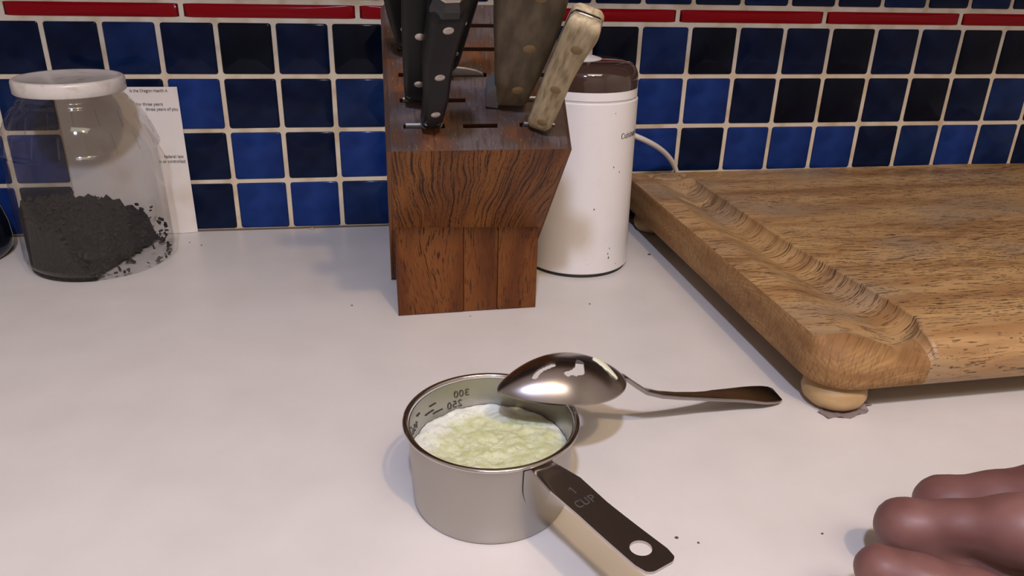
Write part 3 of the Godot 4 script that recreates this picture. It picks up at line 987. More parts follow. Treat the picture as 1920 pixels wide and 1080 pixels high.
func cutting_board() -> void:
	var t := thing("cutting_board", "thick golden wooden carving board with sloped well and round feet", "cutting board", Vector3(0.2005, 0, 0.0100))
	t.rotation.y = deg_to_rad(1.9)
	var top := mat(Color.WHITE, 0.46)
	var n1 := noise(51, 1.0, 3)
	var n2 := noise(52, 1.0, 3)
	var la := lin(0.53, 0.335, 0.150)
	var lb := lin(0.42, 0.245, 0.100)
	var lc := lin(0.28, 0.145, 0.058)
	var lg := lin(0.34, 0.250, 0.165)
	var lk := lin(0.055, 0.028, 0.016)
	top.albedo_texture = pic(1100, 820, func(u: float, v: float) -> Color:
		var x := u * 560.0
		var y := v * 460.0
		var yy := y + 9.0 * n2.get_noise_2d(x * 0.004, y * 0.010) + 2.0 * n2.get_noise_2d(x * 0.012 + 9.0, y * 0.03)
		var b := n1.get_noise_2d(x * 0.004, yy * 0.028)
		var c := lb.lerp(la, clampf(0.35 + 1.3 * b, 0, 1))
		c = c.lerp(lc, clampf(-1.5 * b - 0.1, 0, 0.8))
		c = c.lerp(lg, clampf(1.4 * n1.get_noise_2d(x * 0.006 + 30.0, y * 0.009 + 11.0), 0, 0.75))
		c = c.lerp(lc, clampf(0.85 * n2.get_noise_2d(x * 0.020 + 5.0, yy * 0.62), 0, 0.55))
		var zone := n1.get_noise_2d(x * 0.003 + 70.0, y * 0.012 + 3.0)
		zone = maxf(zone, 0.55 - absf(y - 275.0) / 95.0) - (0.35 if y > 386.0 else 0.0)
		var p := n2.get_noise_2d(x * 0.034 + 50.0, yy * 0.62)
		if p > 0.30 - 0.22 * clampf(zone, -0.5, 0.8):
			c = c.lerp(lk, clampf((p - 0.30 + 0.22 * zone) * 6.0, 0, 0.84))
		return c)
	var end := mat(Color.WHITE, 0.62)
	end.metallic_specular = 0.3
	end.albedo_texture = pic(640, 160, func(u: float, v: float) -> Color:
		var x := u * 560.0
		var y := v * 60.0
		var arc := sqrt(pow(y + 36.0, 2.0) + pow(fposmod(x + 40.0, 150.0) - 75.0, 2.0) * 0.7) + 3.0 * n2.get_noise_2d(x * 0.02, y * 0.03)
		var b := n1.get_noise_2d(x * 0.012, y * 0.05)
		var s := 0.5 + 0.5 * sin(arc * 1.7)
		var c := lc.lerp(lb, clampf(0.5 + b, 0, 1) * (0.45 + 0.55 * s))
		c = c.lerp(lc, clampf(-b * 1.3, 0, 0.7))
		return c.lerp(lk, clampf(n2.get_noise_2d(x * 0.9, y * 0.06) * 0.6, 0, 0.35)))
	var am := ArrayMesh.new()
	# top surface as a height field whose columns follow the well
	var NX := 96
	var X := func(i: int, z: float) -> float:
		var xr := well_right(z)
		if i <= 9: return lerpf(0.002, WELL_LEFT, i / 9.0)
		if i <= 33: return lerpf(WELL_LEFT, xr - WELL_WALL, (i - 9) / 24.0)
		if i <= 49: return lerpf(xr - WELL_WALL, xr, sin((i - 33) / 16.0 * PI / 2))
		if i <= 61: return lerpf(xr, 0.13, (i - 49) / 12.0)
		return lerpf(0.13, BW - 0.002, (i - 61) / float(NX - 61))
	var zs := []
	for i in 161: zs.append(0.003 + (ZF - 0.003) * i / 160.0)
	var T := func(px: float, pz: float) -> Vector3: return Vector3(px, BT - board_depth(px, pz), pz)
	var mb := MB.new()
	mb.next_group()
	for j in zs.size() - 1:
		for i in NX:
			var q := []
			var uvs := []
			for c in [[i, j + 1], [i + 1, j + 1], [i + 1, j], [i, j]]:
				var px: float = X.call(c[0], zs[c[1]])
				q.append(T.call(px, zs[c[1]]))
				uvs.append(Vector2(px / BW, zs[c[1]] / 0.46))
			mb.quad(q[0], q[1], q[2], q[3], uvs[0], uvs[1], uvs[2], uvs[3])
	# rim: outline points with the matching outermost point, anticlockwise from the far end of the left side
	var rim := []       # [top point, outer point (x, z), end grain?]
	for j in zs.size() - 4: rim.append([T.call(0.002, zs[j]), Vector2(0.0, zs[j] - 0.003 * (1.0 - float(j) / zs.size())), true])
	var R := 0.030
	var first := zs.size() - 4
	var cor := []
	for j in range(first, zs.size()): cor.append(T.call(0.002, zs[j]))
	for i in range(1, NX):
		if X.call(i, ZF) > 0.034: break
		cor.append(T.call(X.call(i, ZF), ZF))
	for i in cor.size():
		var a := PI / 2 * (i + 1.0) / (cor.size() + 1.0)
		rim.append([cor[i], Vector2(R - R * cos(a), BD - R + R * sin(a)), true])
	for i in range(1, NX):
		var fx: float = X.call(i, ZF)
		if fx > 0.034: rim.append([T.call(fx, ZF), Vector2(fx, BD), fx < 0.076])
	for j in range(zs.size() - 1, -1, -8): rim.append([T.call(BW - 0.002, zs[j]), Vector2(BW, minf(zs[j] + 0.003, BD - 0.006)), true])
	for i in range(NX - 1, 0, -1): rim.append([T.call(X.call(i, zs[0]), zs[0]), Vector2(X.call(i, zs[0]), 0.0), false])
	# from the top edge over a rounded shoulder to the side and round the lower edge
	var prof := [[0.0, 0.0], [0.16, 0.03], [0.42, 0.14], [0.68, 0.34], [0.88, 0.62], [0.97, 0.82], [1.0, 1.0]]   # share outwards, share down to the belt
	var belt := 0.0385
	var low := 0.0200
	var rings := []
	for r in rim:
		var tp: Vector3 = r[0]
		var op: Vector2 = r[1]
		var line := []
		for p in prof:
			line.append(Vector3(lerpf(tp.x, op.x, p[0]), lerpf(tp.y, minf(belt, tp.y - 0.004), p[1]), lerpf(tp.z, op.y, p[0])))
		var cx := clampf(op.x, 0.03, BW - 0.03)
		var cz := clampf(op.y, 0.03, BD - 0.03)
		var inw := Vector3(cx - op.x, 0, cz - op.y)
		inw = inw.normalized() if inw.length() > 1e-6 else Vector3.ZERO
		for q in [[0.0, 0.029], [0.0012, 0.0250], [0.0040, 0.0218], [0.0085, low]]:
			line.append(Vector3(op.x, q[1], op.y) + inw * q[0])
		rings.append(line)
	var mbs := [mb, MB.new()]
	mb.next_group()
	mbs[1].next_group()
	for i in rings.size():
		var k := (i + 1) % rings.size()
		var is_end: bool = rim[i][2] and rim[k][2]
		var target: MB = mbs[1] if is_end else mbs[0]
		var a: Array = rings[i]
		var b: Array = rings[k]
		var uv := func(p: Vector3, m: int) -> Vector2:
			if is_end: return Vector2(p.z / BW + p.x / BW, (p.y - 0.018) / 0.045)
			return Vector2(p.x / BW, (0.384 + 0.0068 * m) / 0.46 if p.z > 0.2 else (0.004 * m) / 0.46)
		for m in a.size() - 1:
			target.quad(a[m], a[m + 1], b[m + 1], b[m], uv.call(a[m], m), uv.call(a[m + 1], m + 1), uv.call(b[m + 1], m + 1), uv.call(b[m], m))
	mb.next_group()
	for i in rings.size():
		var k := (i + 1) % rings.size()
		mb.tri(Vector3(BW / 2, low, BD / 2), rings[k][-1], rings[i][-1], Vector2(0.5, 0.5), Vector2(rings[k][-1].x / BW, rings[k][-1].z / 0.46), Vector2(rings[i][-1].x / BW, rings[i][-1].z / 0.46))
	mbs[0].done(am)
	mbs[1].done(am)
	part("slab", am, [top, end], t)
	var footm := mat(Color.WHITE, 0.5)
	footm.albedo_texture = noise_tex(57, 0.02, 3, [[0.1, lin(0.40, 0.25, 0.11)], [0.9, lin(0.54, 0.37, 0.18)]], 256)
	footm = triplanar(footm, Vector3(8, 20, 8))
	for p in [Vector2(0.0285, 0.3790), Vector2(0.0285, 0.03), Vector2(BW - 0.03, 0.3760), Vector2(BW - 0.03, 0.03)]:
		part("foot", lathe_mesh([Vector2(0.0, 0.0), Vector2(0.011, 0.0), Vector2(0.0165, 0.0018), Vector2(0.0200, 0.0050), Vector2(0.0213, 0.0095), Vector2(0.0205, 0.0145), Vector2(0.0180, 0.0185), Vector2(0.015, 0.0205), Vector2(0.0, 0.0205)], 40, Vector3(p.x, 0.0004, p.y), 50), footm, t)
	# torn scrap of a pad sticking out from under the near foot
	var sc := MB.new()
	sc.group(-1)
	var nn := noise(58, 1.0, 2)
	var prev := []
	for i in 15:
		var a := lerpf(0.25, 2.5, i / 14.0)
		var o := Vector3(0.0285, 0.0, 0.3790)
		var rr := 0.0222 + 0.0035 * nn.get_noise_1d(i * 2.3) + (0.004 if i == 1 or i == 12 else 0.0)
		var hh := 0.0008 + 0.0016 * absf(nn.get_noise_1d(i * 3.1 + 9.0)) + (0.0016 if i % 4 == 2 else 0.0)
		var cur := [o + Vector3(cos(a) * 0.012, 0.0005, sin(a) * 0.012), o + Vector3(cos(a) * rr, hh, sin(a) * rr), o + Vector3(cos(a) * rr, hh - 0.0007, sin(a) * rr)]
		if i:
			sc.quad(cur[0], cur[1], prev[1], prev[0])
			sc.quad(cur[1], cur[2], prev[2], prev[1])
			sc.quad(cur[2], cur[0], prev[0], prev[2])
		prev = cur
	part("torn_pad", sc.done(), mat(lin(0.26, 0.20, 0.19), 0.6), t)

# ------------------------------------------------------------------ measuring cup
func measuring_cup() -> void:
	var at := Vector3(-0.0024, 0, 0.4550)
	var t := thing("measuring_cup", "round stainless steel measuring cup with long flat drilled handle", "measuring cup", at)
	var pan := part("pan", lathe_mesh([Vector2(0.0, 0.0006), Vector2(0.040, 0.0), Vector2(0.0418, 0.0006), Vector2(0.0425, 0.0022), Vector2(0.0430, 0.010), Vector2(0.0443, 0.0470), Vector2(0.0440, 0.0480), Vector2(0.0434, 0.0480), Vector2(0.0422, 0.010), Vector2(0.0412, 0.0025), Vector2(0.039, 0.0018), Vector2(0.0, 0.0018)], 96, Vector3.ZERO, 60), M.cup_steel, t)
	var prof := []
	for i in 13:
		var a := -PI * 0.75 + TAU * 0.97 * i / 12
		prof.append(Vector2(0.0458 + 0.0015 * cos(a), 0.0490 + 0.0011 * sin(a)))
	part("rolled_rim", lathe_mesh(prof, 96, Vector3.ZERO, 60), M.rim_steel, t)
	# handle: flat strip from the rim, turned-down flange at the cup, hole near the end
	var dirv := Vector3(0.0385, 0, 0.0800).normalized()     # out along the handle
	var sd := Vector3(dirv.z, 0, -dirv.x)                    # across, to the far side
	var root := Vector3(0.0192, 0.0, 0.0396)
	var len := 0.0850
	var outline := []
	for p in [[0.0, -0.0108], [0.012, -0.0094], [0.04, -0.0084], [0.078, -0.0092], [0.0835, -0.0080]]: outline.append(Vector2(p[0], p[1]))
	outline.append(Vector2(len, -0.0055))
	outline.append(Vector2(len, 0.0055))
	for p in [[0.0835, 0.0080], [0.078, 0.0092], [0.04, 0.0084], [0.012, 0.0094], [0.0, 0.0108]]: outline.append(Vector2(p[0], p[1]))
	var up := func(q: Vector2, dy: float) -> Vector3:
		var lift := 0.0470 - 0.0012 * sin(clampf(q.x / len, 0, 1) * PI) + 0.0012 * smoothstep(0.0, 0.006, q.x)
		return root + dirv * q.x + sd * q.y + Vector3(0, lift + dy - (0.0006 * smoothstep(0.006, -0.002, q.x)), 0)
	var mb := MB.new()
	# strips along the handle between the outline and the hole
	var hc := Vector2(0.0715, 0.0)
	var hr := 0.0048
	var loops := [[], []]
	var K := 72
	for i in K:
		var a := TAU * i / K
		loops[0].append(hc + Vector2(cos(a), sin(a)) * hr)
		# outline hit by the ray from the hole
		var far := hc + Vector2(cos(a), sin(a)) * 0.2
		var best := far
		for e in outline.size():
			var hit = Geometry2D.segment_intersects_segment(hc, far, outline[e], outline[(e + 1) % outline.size()])
			if hit != null and hc.distance_to(hit) < hc.distance_to(best): best = hit
		loops[1].append(best)
	var th := -0.0014
	var STEPS := 10
	for i in K:
		var k := (i + 1) % K
		var a0: Vector2 = loops[0][i]
		var a1: Vector2 = loops[0][k]
		var b0: Vector2 = loops[1][i]
		var b1: Vector2 = loops[1][k]
		for s in STEPS:
			var f0 := float(s) / STEPS
			var f1 := float(s + 1) / STEPS
			mb.group(1)
			mb.quad(up.call(a0.lerp(b0, f0), 0), up.call(a1.lerp(b1, f0), 0), up.call(a1.lerp(b1, f1), 0), up.call(a0.lerp(b0, f1), 0))
			mb.group(2)
			mb.quad(up.call(a0.lerp(b0, f1), th), up.call(a1.lerp(b1, f1), th), up.call(a1.lerp(b1, f0), th), up.call(a0.lerp(b0, f0), th))
		mb.group(3)
		mb.quad(up.call(a1, 0), up.call(a0, 0), up.call(a0, th), up.call(a1, th))
		mb.group(-1)
		mb.quad(up.call(b0, 0), up.call(b1, 0), up.call(b1, th), up.call(b0, th))
	var strip := part("handle", mb.done(), mat(lin(0.52, 0.48, 0.46), 0.26, 1.0), t)
	# welded flange down the side of the cup
	var fl := MB.new()
	fl.next_group()
	var NA := 12
	var fr := []
	for i in NA + 1:
		var u := lerpf(-1.0, 1.0, float(i) / NA)
		var col := []
		for j in 9:
			var v := j / 8.0
			var wide := 0.0098 * sqrt(maxf(0.0, 1.0 - pow(maxf(0.0, (v - 0.35) / 0.65), 2.2)))
			var y := 0.0462 - 0.026 * v
			var rad := lerpf(0.0426, 0.0443, y / 0.047) + 0.0009
			var a := atan2(dirv.z, dirv.x) - u * wide / rad
			col.append(Vector3(cos(a) * rad, y, sin(a) * rad))
		fr.append(col)
	for i in NA:
		for j in 8:
			fl.quad(fr[i][j], fr[i][j + 1], fr[i + 1][j + 1], fr[i + 1][j])
	part("handle_flange", fl.done(), M.cup_steel, t)
	# stamped lettering on the handle
	var stamp := mat(lin(0.13, 0.12, 0.12), 0.6, 0.6)
	for l in [["1", 0.0255, 0.0046], ["CUP", 0.0345, 0.0044]]:
		var o := part("stamped_text", text_mesh(l[0], l[2], 0.0002), stamp, strip)
		o.transform = Transform3D(Basis(sd, -dirv, Vector3.UP), up.call(Vector2(l[1], 0.0), 0.0001))
	# scale marks stamped through the wall: seen mirrored on the inside
	var mark := mat(lin(0.10, 0.10, 0.085), 0.5, 0.7)
	for m in [["300", -106.0, 0.0400], ["250", -112.0, 0.0338], ["150", -160.0, 0.0362]]:
		var a0 := deg_to_rad(m[1])
		var s: String = m[0]
		for i in s.length():
			var a := a0 + (i - 1) * 0.078
			var rad := lerpf(0.0418, 0.0434, m[2] / 0.048) - 0.0003
			var d := Vector3(cos(a), 0, sin(a))
			var o := part("scale_digit", text_mesh(s[s.length() - 1 - i], 0.0040, 0.0003), mark, pan)
			# seen from inside the figures run backwards, as they were struck from outside
			o.transform = Transform3D(Basis(Vector3(d.z, 0, -d.x), Vector3.UP, -d), Vector3(d.x * rad, m[2], d.z * rad))
	for m in [[-133.0, 0.0398, 0.12], [-137.0, 0.0362, 0.17], [-128.0, 0.0338, 0.17], [-152.0, 0.0412, 0.08], [-172.0, 0.0425, 0.03]]:
		var ds := MB.new()
		var ring_a := []
		for i in 7:
			var a: float = deg_to_rad(m[0]) + (i / 6.0 - 0.5) * m[2]
			var rad := lerpf(0.0418, 0.0434, m[1] / 0.048) - 0.0003
			ring_a.append(Vector3(cos(a) * rad, m[1], sin(a) * rad))
		tube(ds, ring_a, 0.00035, 6)
		part("scale_line", ds.done(), mark, pan)
	# pale green creamy mash
	var n := noise(101, 1.0, 4)
	var H := func(x: float, z: float) -> float:
		var r := Vector2(x, z).length() / 0.0432
		return 0.0305 + 0.0016 * n.get_noise_2d(x * 55.0, z * 55.0) + 0.0008 * n.get_noise_2d(x * 190.0, z * 190.0) + 0.0010 * smoothstep(0.5, 1.0, r) - 0.0012 * smoothstep(0.93, 1.0, r)
	var cm := MB.new()
	var NR := 44
	var NT := 120
	for i in NR:
		for j in NT:
			var r0 := 0.0426 * i / NR
			var r1 := 0.0426 * (i + 1) / NR
			var a0 := TAU * j / NT
			var a1 := TAU * ((j + 1) % NT) / NT
			var P := func(r: float, a: float) -> Vector3: return Vector3(r * cos(a), H.call(r * cos(a), r * sin(a)), r * sin(a))
			var uv := func(p: Vector3) -> Vector2: return Vector2(0.5 + p.x / 0.09, 0.5 + p.z / 0.09)
			var q := [P.call(r0, a0), P.call(r0, a1), P.call(r1, a1), P.call(r1, a0)]
			if i == 0: cm.tri(q[0], q[2], q[3], uv.call(q[0]), uv.call(q[2]), uv.call(q[3]))
			else: cm.quad(q[0], q[1], q[2], q[3], uv.call(q[0]), uv.call(q[1]), uv.call(q[2]), uv.call(q[3]))
	var cream := mat(Color.WHITE, 0.28)
	var n3 := noise(103, 1.0, 3)
	cream.albedo_texture = pic(300, 300, func(u: float, v: float) -> Color:
		var edge := smoothstep(0.30, 0.47, Vector2(u - 0.5, v - 0.5).length() + 0.10 * n3.get_noise_2d(u * 6.0, v * 6.0) + 0.10 * (0.5 - u) - 0.12 * (v - 0.5))
		var b := n3.get_noise_2d(u * 9.0 + 4.0, v * 9.0)
		var c := lin(0.56, 0.58, 0.32).lerp(lin(0.66, 0.68, 0.46), clampf(0.5 + 1.4 * b, 0, 1))
		c = c.lerp(lin(0.76, 0.77, 0.70), clampf(edge, 0, 1))
		if n3.get_noise_2d(u * 38.0, v * 38.0) > 0.42: c = c.lerp(lin(0.42, 0.52, 0.16), 0.55)
		return c)
	cream.subsurf_scatter_enabled = true
	cream.subsurf_scatter_strength = 0.08
	var food := solo("creamy_mash", cm.done(), cream, "pale green creamy mash filling the steel measuring cup", "food")
	food.position = at

# ------------------------------------------------------------------ slotted spoon
func slotted_spoon() -> void:
	var A := Vector3(0.003, 0.0, 0.4405)
	var d := Vector3(0.201, 0, -0.061).normalized()
	var s := Vector3(d.z, 0, -d.x) * -1.0       # across, towards the viewer
	var t := thing("slotted_spoon", "steel slotted spoon lying upside down across the measuring cup rim", "spoon", A)
	# bowl: an egg outline on a tilted plane, domed upwards, pierced by three slots
	var L := 0.082
	var Wd := 0.0250
	var surf := func(u: float, v: float, off: float) -> Vector3:     # u along 0..1, v across -1..1
		var w := Wd * pow(maxf(0.0, sin(PI * pow(u, 1.2))), 0.52) if u > 0.0 and u < 1.0 else 0.0
		w = maxf(w, lerpf(0.0002, 0.0034, u))
		var edge := maxf(0.0, sin(PI * pow(clampf(u, 0, 1), 1.05)))
		var dome := 0.0165 * pow(edge, 0.75) * (1.0 - pow(absf(v), 2.2))
		var y := lerpf(0.0570, 0.0475, u) + dome + off
		return d * (u * L) + s * (v * w) + Vector3(0, y, 0)
	var inside := func(p: Vector2, pts: Array, r: float) -> bool:
		for i in pts.size() - 1:
			var q := Geometry2D.get_closest_point_to_segment(p, pts[i], pts[i + 1])
			if p.distance_to(q) < r: return true
		return false
	var hole := func(u: float, v: float) -> bool:
		var p := Vector2(u * L, v * Wd) * 1000.0
		if inside.call(p, [Vector2(19, 9.6), Vector2(21, 7.4), Vector2(24.5, 5.6), Vector2(31.5, 4.6)], 1.8): return true
		if inside.call(p, [Vector2(36.5, 12.0), Vector2(41, 11.4), Vector2(44.5, 9.5), Vector2(47.5, 5.2)], 1.8): return true
		if inside.call(p, [Vector2(41, 12.0), Vector2(45.5, 11.6), Vector2(48, 6.0)], 2.1): return true
		if inside.call(p, [Vector2(62, 2.5), Vector2(65.5, 7), Vector2(67.5, 13)], 2.0): return true
		return false
	var NU := 190
	var NV := 130
	var keep := []
	for i in NU:
		for j in NV: keep.append(not hole.call((i + 0.5) / NU, -1.0 + 2.0 * (j + 0.5) / NV))
	var mb := MB.new()
	var th := -0.0011
	var G := func(i: int, j: int, o: float) -> Vector3: return surf.call(float(i) / NU, -1.0 + 2.0 * j / NV, o)
	var tops := []
	var lows := []
	for i in NU + 1:
		for j in NV + 1:
			tops.append(G.call(i, j, 0.0))
			lows.append(G.call(i, j, th))
	var id := func(i: int, j: int) -> int: return i * (NV + 1) + j
	for i in NU:
		for j in NV:
			if not keep[i * NV + j]: continue
			var a: int = id.call(i, j)
			var b: int = id.call(i + 1, j)
			var c: int = id.call(i + 1, j + 1)
			var e: int = id.call(i, j + 1)
			mb.group(1)
			mb.quad(tops[a], tops[e], tops[c], tops[b])
			mb.group(2)
			mb.quad(lows[a], lows[b], lows[c], lows[e])
			mb.group(3)
			for w in [[i, j - 1, a, b], [i, j + 1, c, e], [i - 1, j, e, a], [i + 1, j, b, c]]:
				var gone: bool = w[0] < 0 or w[0] >= NU or w[1] < 0 or w[1] >= NV or not keep[w[0] * NV + w[1]]
				if gone: mb.quad(tops[w[2]], tops[w[3]], lows[w[3]], lows[w[2]])
	part("bowl", mb.done(), mat(lin(0.34, 0.305, 0.30), 0.23, 1.0), t)
	# handle: a strip that drops from the bowl to the worktop and widens towards its end
	var line := [[0.078, 0.0480, 0.0036, 0.0016], [0.084, 0.0455, 0.0033, 0.0018], [0.091, 0.0395, 0.0031, 0.0020], [0.100, 0.0322, 0.0030, 0.0021], [0.112, 0.0268, 0.0031, 0.0021], [0.126, 0.0224, 0.0034, 0.0020], [0.142, 0.0182, 0.0042, 0.0018], [0.152, 0.0158, 0.0052, 0.0017], [0.158, 0.0146, 0.0062, 0.0017], [0.172, 0.0115, 0.0078, 0.0016], [0.186, 0.0082, 0.0096, 0.0016], [0.194, 0.0062, 0.0103, 0.0016], [0.203, 0.0042, 0.0101, 0.0016], [0.209, 0.0028, 0.0092, 0.0015], [0.2120, 0.0020, 0.0076, 0.0012]]
	var hb := MB.new()
	var rings := []
	for k in range(line.size() - 1):
		for f in 3:
			var e := []
			for c in 4: e.append(lerpf(line[k][c], line[k + 1][c], f / 3.0))
			rings.append(e)
	rings.append(line[-1])
	var rr := []
	for k in rings.size():
		var e: Array = rings[k]
		var nx: Array = rings[mini(k + 1, rings.size() - 1)]
		var pv: Array = rings[maxi(k - 1, 0)]
		var tang: Vector3 = (d * (nx[0] - pv[0]) + Vector3(0, nx[1] - pv[1], 0)).normalized()
		var nrm := s.cross(tang).normalized()
		if nrm.y < 0: nrm = -nrm
		var ring := []
		for p in rrect(e[2], e[3] / 2 + 0.0004, 0.0008, 3):
			ring.append(d * (e[0] - p.x * s.x / d.x * smoothstep(0.17, 0.205, e[0])) + Vector3(0, e[1], 0) + s * p.x + nrm * -p.y)
		rr.append(ring)
	# ring direction: x towards z about the axis
	var c0: Vector3 = rr[0][0] - d * rings[0][0] - Vector3(0, rings[0][1], 0)
	var c1: Vector3 = rr[0][4] - d * rings[0][0] - Vector3(0, rings[0][1], 0)
	if c1.cross(c0).dot(d) < 0:
		for ring in rr: ring.reverse()
	loft(hb, rr)
	part("handle", hb.done(), mat(lin(0.36, 0.33, 0.32), 0.20, 1.0), t)
	# food caught in the slot nearest the handle
	var fd := MB.new()
	var NB := 20
	var prev := []
	for i in 13:
		var f := i / 12.0
		var uv := Vector2(lerpf(0.735, 0.845, f), lerpf(-0.02, 0.66, f * f * 0.5 + f * 0.5))
		var c: Vector3 = surf.call(uv.x, uv.y, 0.0001)
		var nx: Vector3 = surf.call(uv.x + 0.01, uv.y + 0.03, 0.0001)
		var ax := (nx - c).normalized()
		var sx := ax.cross(Vector3.UP).normalized()
		var ux := sx.cross(ax)
		var w := 0.0034 * sqrt(maxf(0.02, sin(PI * clampf(0.06 + 0.9 * f, 0, 1)))) * (1.0 + 0.15 * sin(i * 2.1))
		var ring := []
		for j in NB:
			var a := TAU * j / NB
			ring.append(c + sx * (w * cos(a)) + ux * (0.0011 * sin(a)))
		prev.append(ring)
	var q0: Vector3 = prev[0][0] - prev[0][10]
	var q1: Vector3 = prev[0][5] - prev[0][15]
	var axis: Vector3 = prev[12][0] - prev[0][0]
	if q1.cross(q0).dot(axis) < 0:
		for ring in prev: ring.reverse()
	loft(fd, prev, true, true)
	var bit := solo("food_smear", fd.done(), mat(lin(0.66, 0.68, 0.52), 0.4), "pale green dab of mash stuck in the spoon's slot nearest its handle", "food")
	bit.position = A

# ------------------------------------------------------------------ the hand
func person() -> void:
	var mbh := MB.new()
	# bones: a, b, radius at a, radius at b
	var bones := []
	var add := func(pts: Array, rad: Array) -> void:
		for i in pts.size() - 1: bones.append([pts[i], pts[i + 1], rad[i], rad[i + 1]])
	var wrist := Vector3(0.405, 0.058, 0.665)
	# thumb, index, middle, ring, little, loosely folded: tip under the hand, last joint, the bend towards the worktop, mid phalanx, knuckle
	add.call([Vector3(0.1575, 0.0300, 0.5675), Vector3(0.1700, 0.0305, 0.5780), Vector3(0.1860, 0.0315, 0.5910), Vector3(0.2030, 0.0335, 0.6040), Vector3(0.2240, 0.0370, 0.6180)], [0.0112, 0.0118, 0.0126, 0.0120, 0.0150])
	add.call([Vector3(0.2360, 0.0120, 0.5740), Vector3(0.2150, 0.0150, 0.5560), Vector3(0.1885, 0.0275, 0.5400), Vector3(0.2060, 0.0360, 0.5520), Vector3(0.2260, 0.0440, 0.5660)], [0.0100, 0.0110, 0.0128, 0.0116, 0.0142])
	add.call([Vector3(0.2660, 0.0120, 0.5560), Vector3(0.2480, 0.0135, 0.5370), Vector3(0.2250, 0.0215, 0.5210), Vector3(0.2420, 0.0340, 0.5330), Vector3(0.2630, 0.0465, 0.5480)], [0.0100, 0.0115, 0.0140, 0.0124, 0.0150])
	add.call([Vector3(0.2960, 0.0120, 0.5530), Vector3(0.2820, 0.0125, 0.5350), Vector3(0.2620, 0.0195, 0.5185), Vector3(0.2780, 0.0320, 0.5310), Vector3(0.2980, 0.0435, 0.5460)], [0.0100, 0.0112, 0.0138, 0.0120, 0.0146])
	add.call([Vector3(0.3220, 0.0110, 0.5580), Vector3(0.3120, 0.0110, 0.5410), Vector3(0.2985, 0.0150, 0.5240), Vector3(0.3120, 0.0260, 0.5370), Vector3(0.3290, 0.0365, 0.5540)], [0.0092, 0.0102, 0.0122, 0.0108, 0.0130])
	# back of the hand, thumb pad and wrist blend widely
	for b in [[Vector3(0.2260, 0.0420, 0.5660), Vector3(0.340, 0.0500, 0.638), 0.0135, 0.0190], [Vector3(0.2630, 0.0440, 0.5480), Vector3(0.352, 0.0520, 0.634), 0.0140, 0.0190], [Vector3(0.2980, 0.0410, 0.5460), Vector3(0.368, 0.0510, 0.634), 0.0138, 0.0185], [Vector3(0.3290, 0.0345, 0.5540), Vector3(0.385, 0.0460, 0.642), 0.0125, 0.0170], [Vector3(0.2240, 0.0365, 0.6180), Vector3(0.310, 0.0420, 0.650), 0.0150, 0.0200], [Vector3(0.270, 0.0310, 0.585), Vector3(0.340, 0.0400, 0.630), 0.0180, 0.0230], [Vector3(0.345, 0.0460, 0.630), wrist, 0.0240, 0.0265], [wrist, Vector3(0.47, 0.068, 0.760), 0.0265, 0.0300]]:
		bones.append(b + [0.013])
	nets(mbh, bones, 0.0031, Vector3(0.14, 0.0, 0.48), Vector3(0.47, 0.10, 0.72), 0.0050)
	var arm := []
	arm.append([Vector3(0.425, 0.061, 0.690), Vector3(0.485, 0.070, 0.78), 0.0272, 0.0300])
	arm.append([Vector3(0.485, 0.070, 0.78), Vector3(0.60, 0.085, 0.96), 0.0300, 0.0400])
	nets(mbh, arm, 0.007, Vector3(0.38, 0.0, 0.64), Vector3(0.66, 0.15, 1.02), 0.01)
	var skin := mat(Color.WHITE, 0.48)
	skin.albedo_texture = noise_tex(111, 0.02, 3, [[0.0, lin(0.12, 0.048, 0.040)], [0.5, lin(0.19, 0.085, 0.075)], [1.0, lin(0.26, 0.125, 0.112)]], 256)
	skin.subsurf_scatter_enabled = true
	skin.subsurf_scatter_strength = 0.12
	var t := thing("person", "bare reddish hand of a person, loosely folded, fingers bent down onto the worktop", "person", Vector3.ZERO)
	part("hand_and_forearm", mbh.done(), triplanar(skin, Vector3(6, 6, 6)), t)

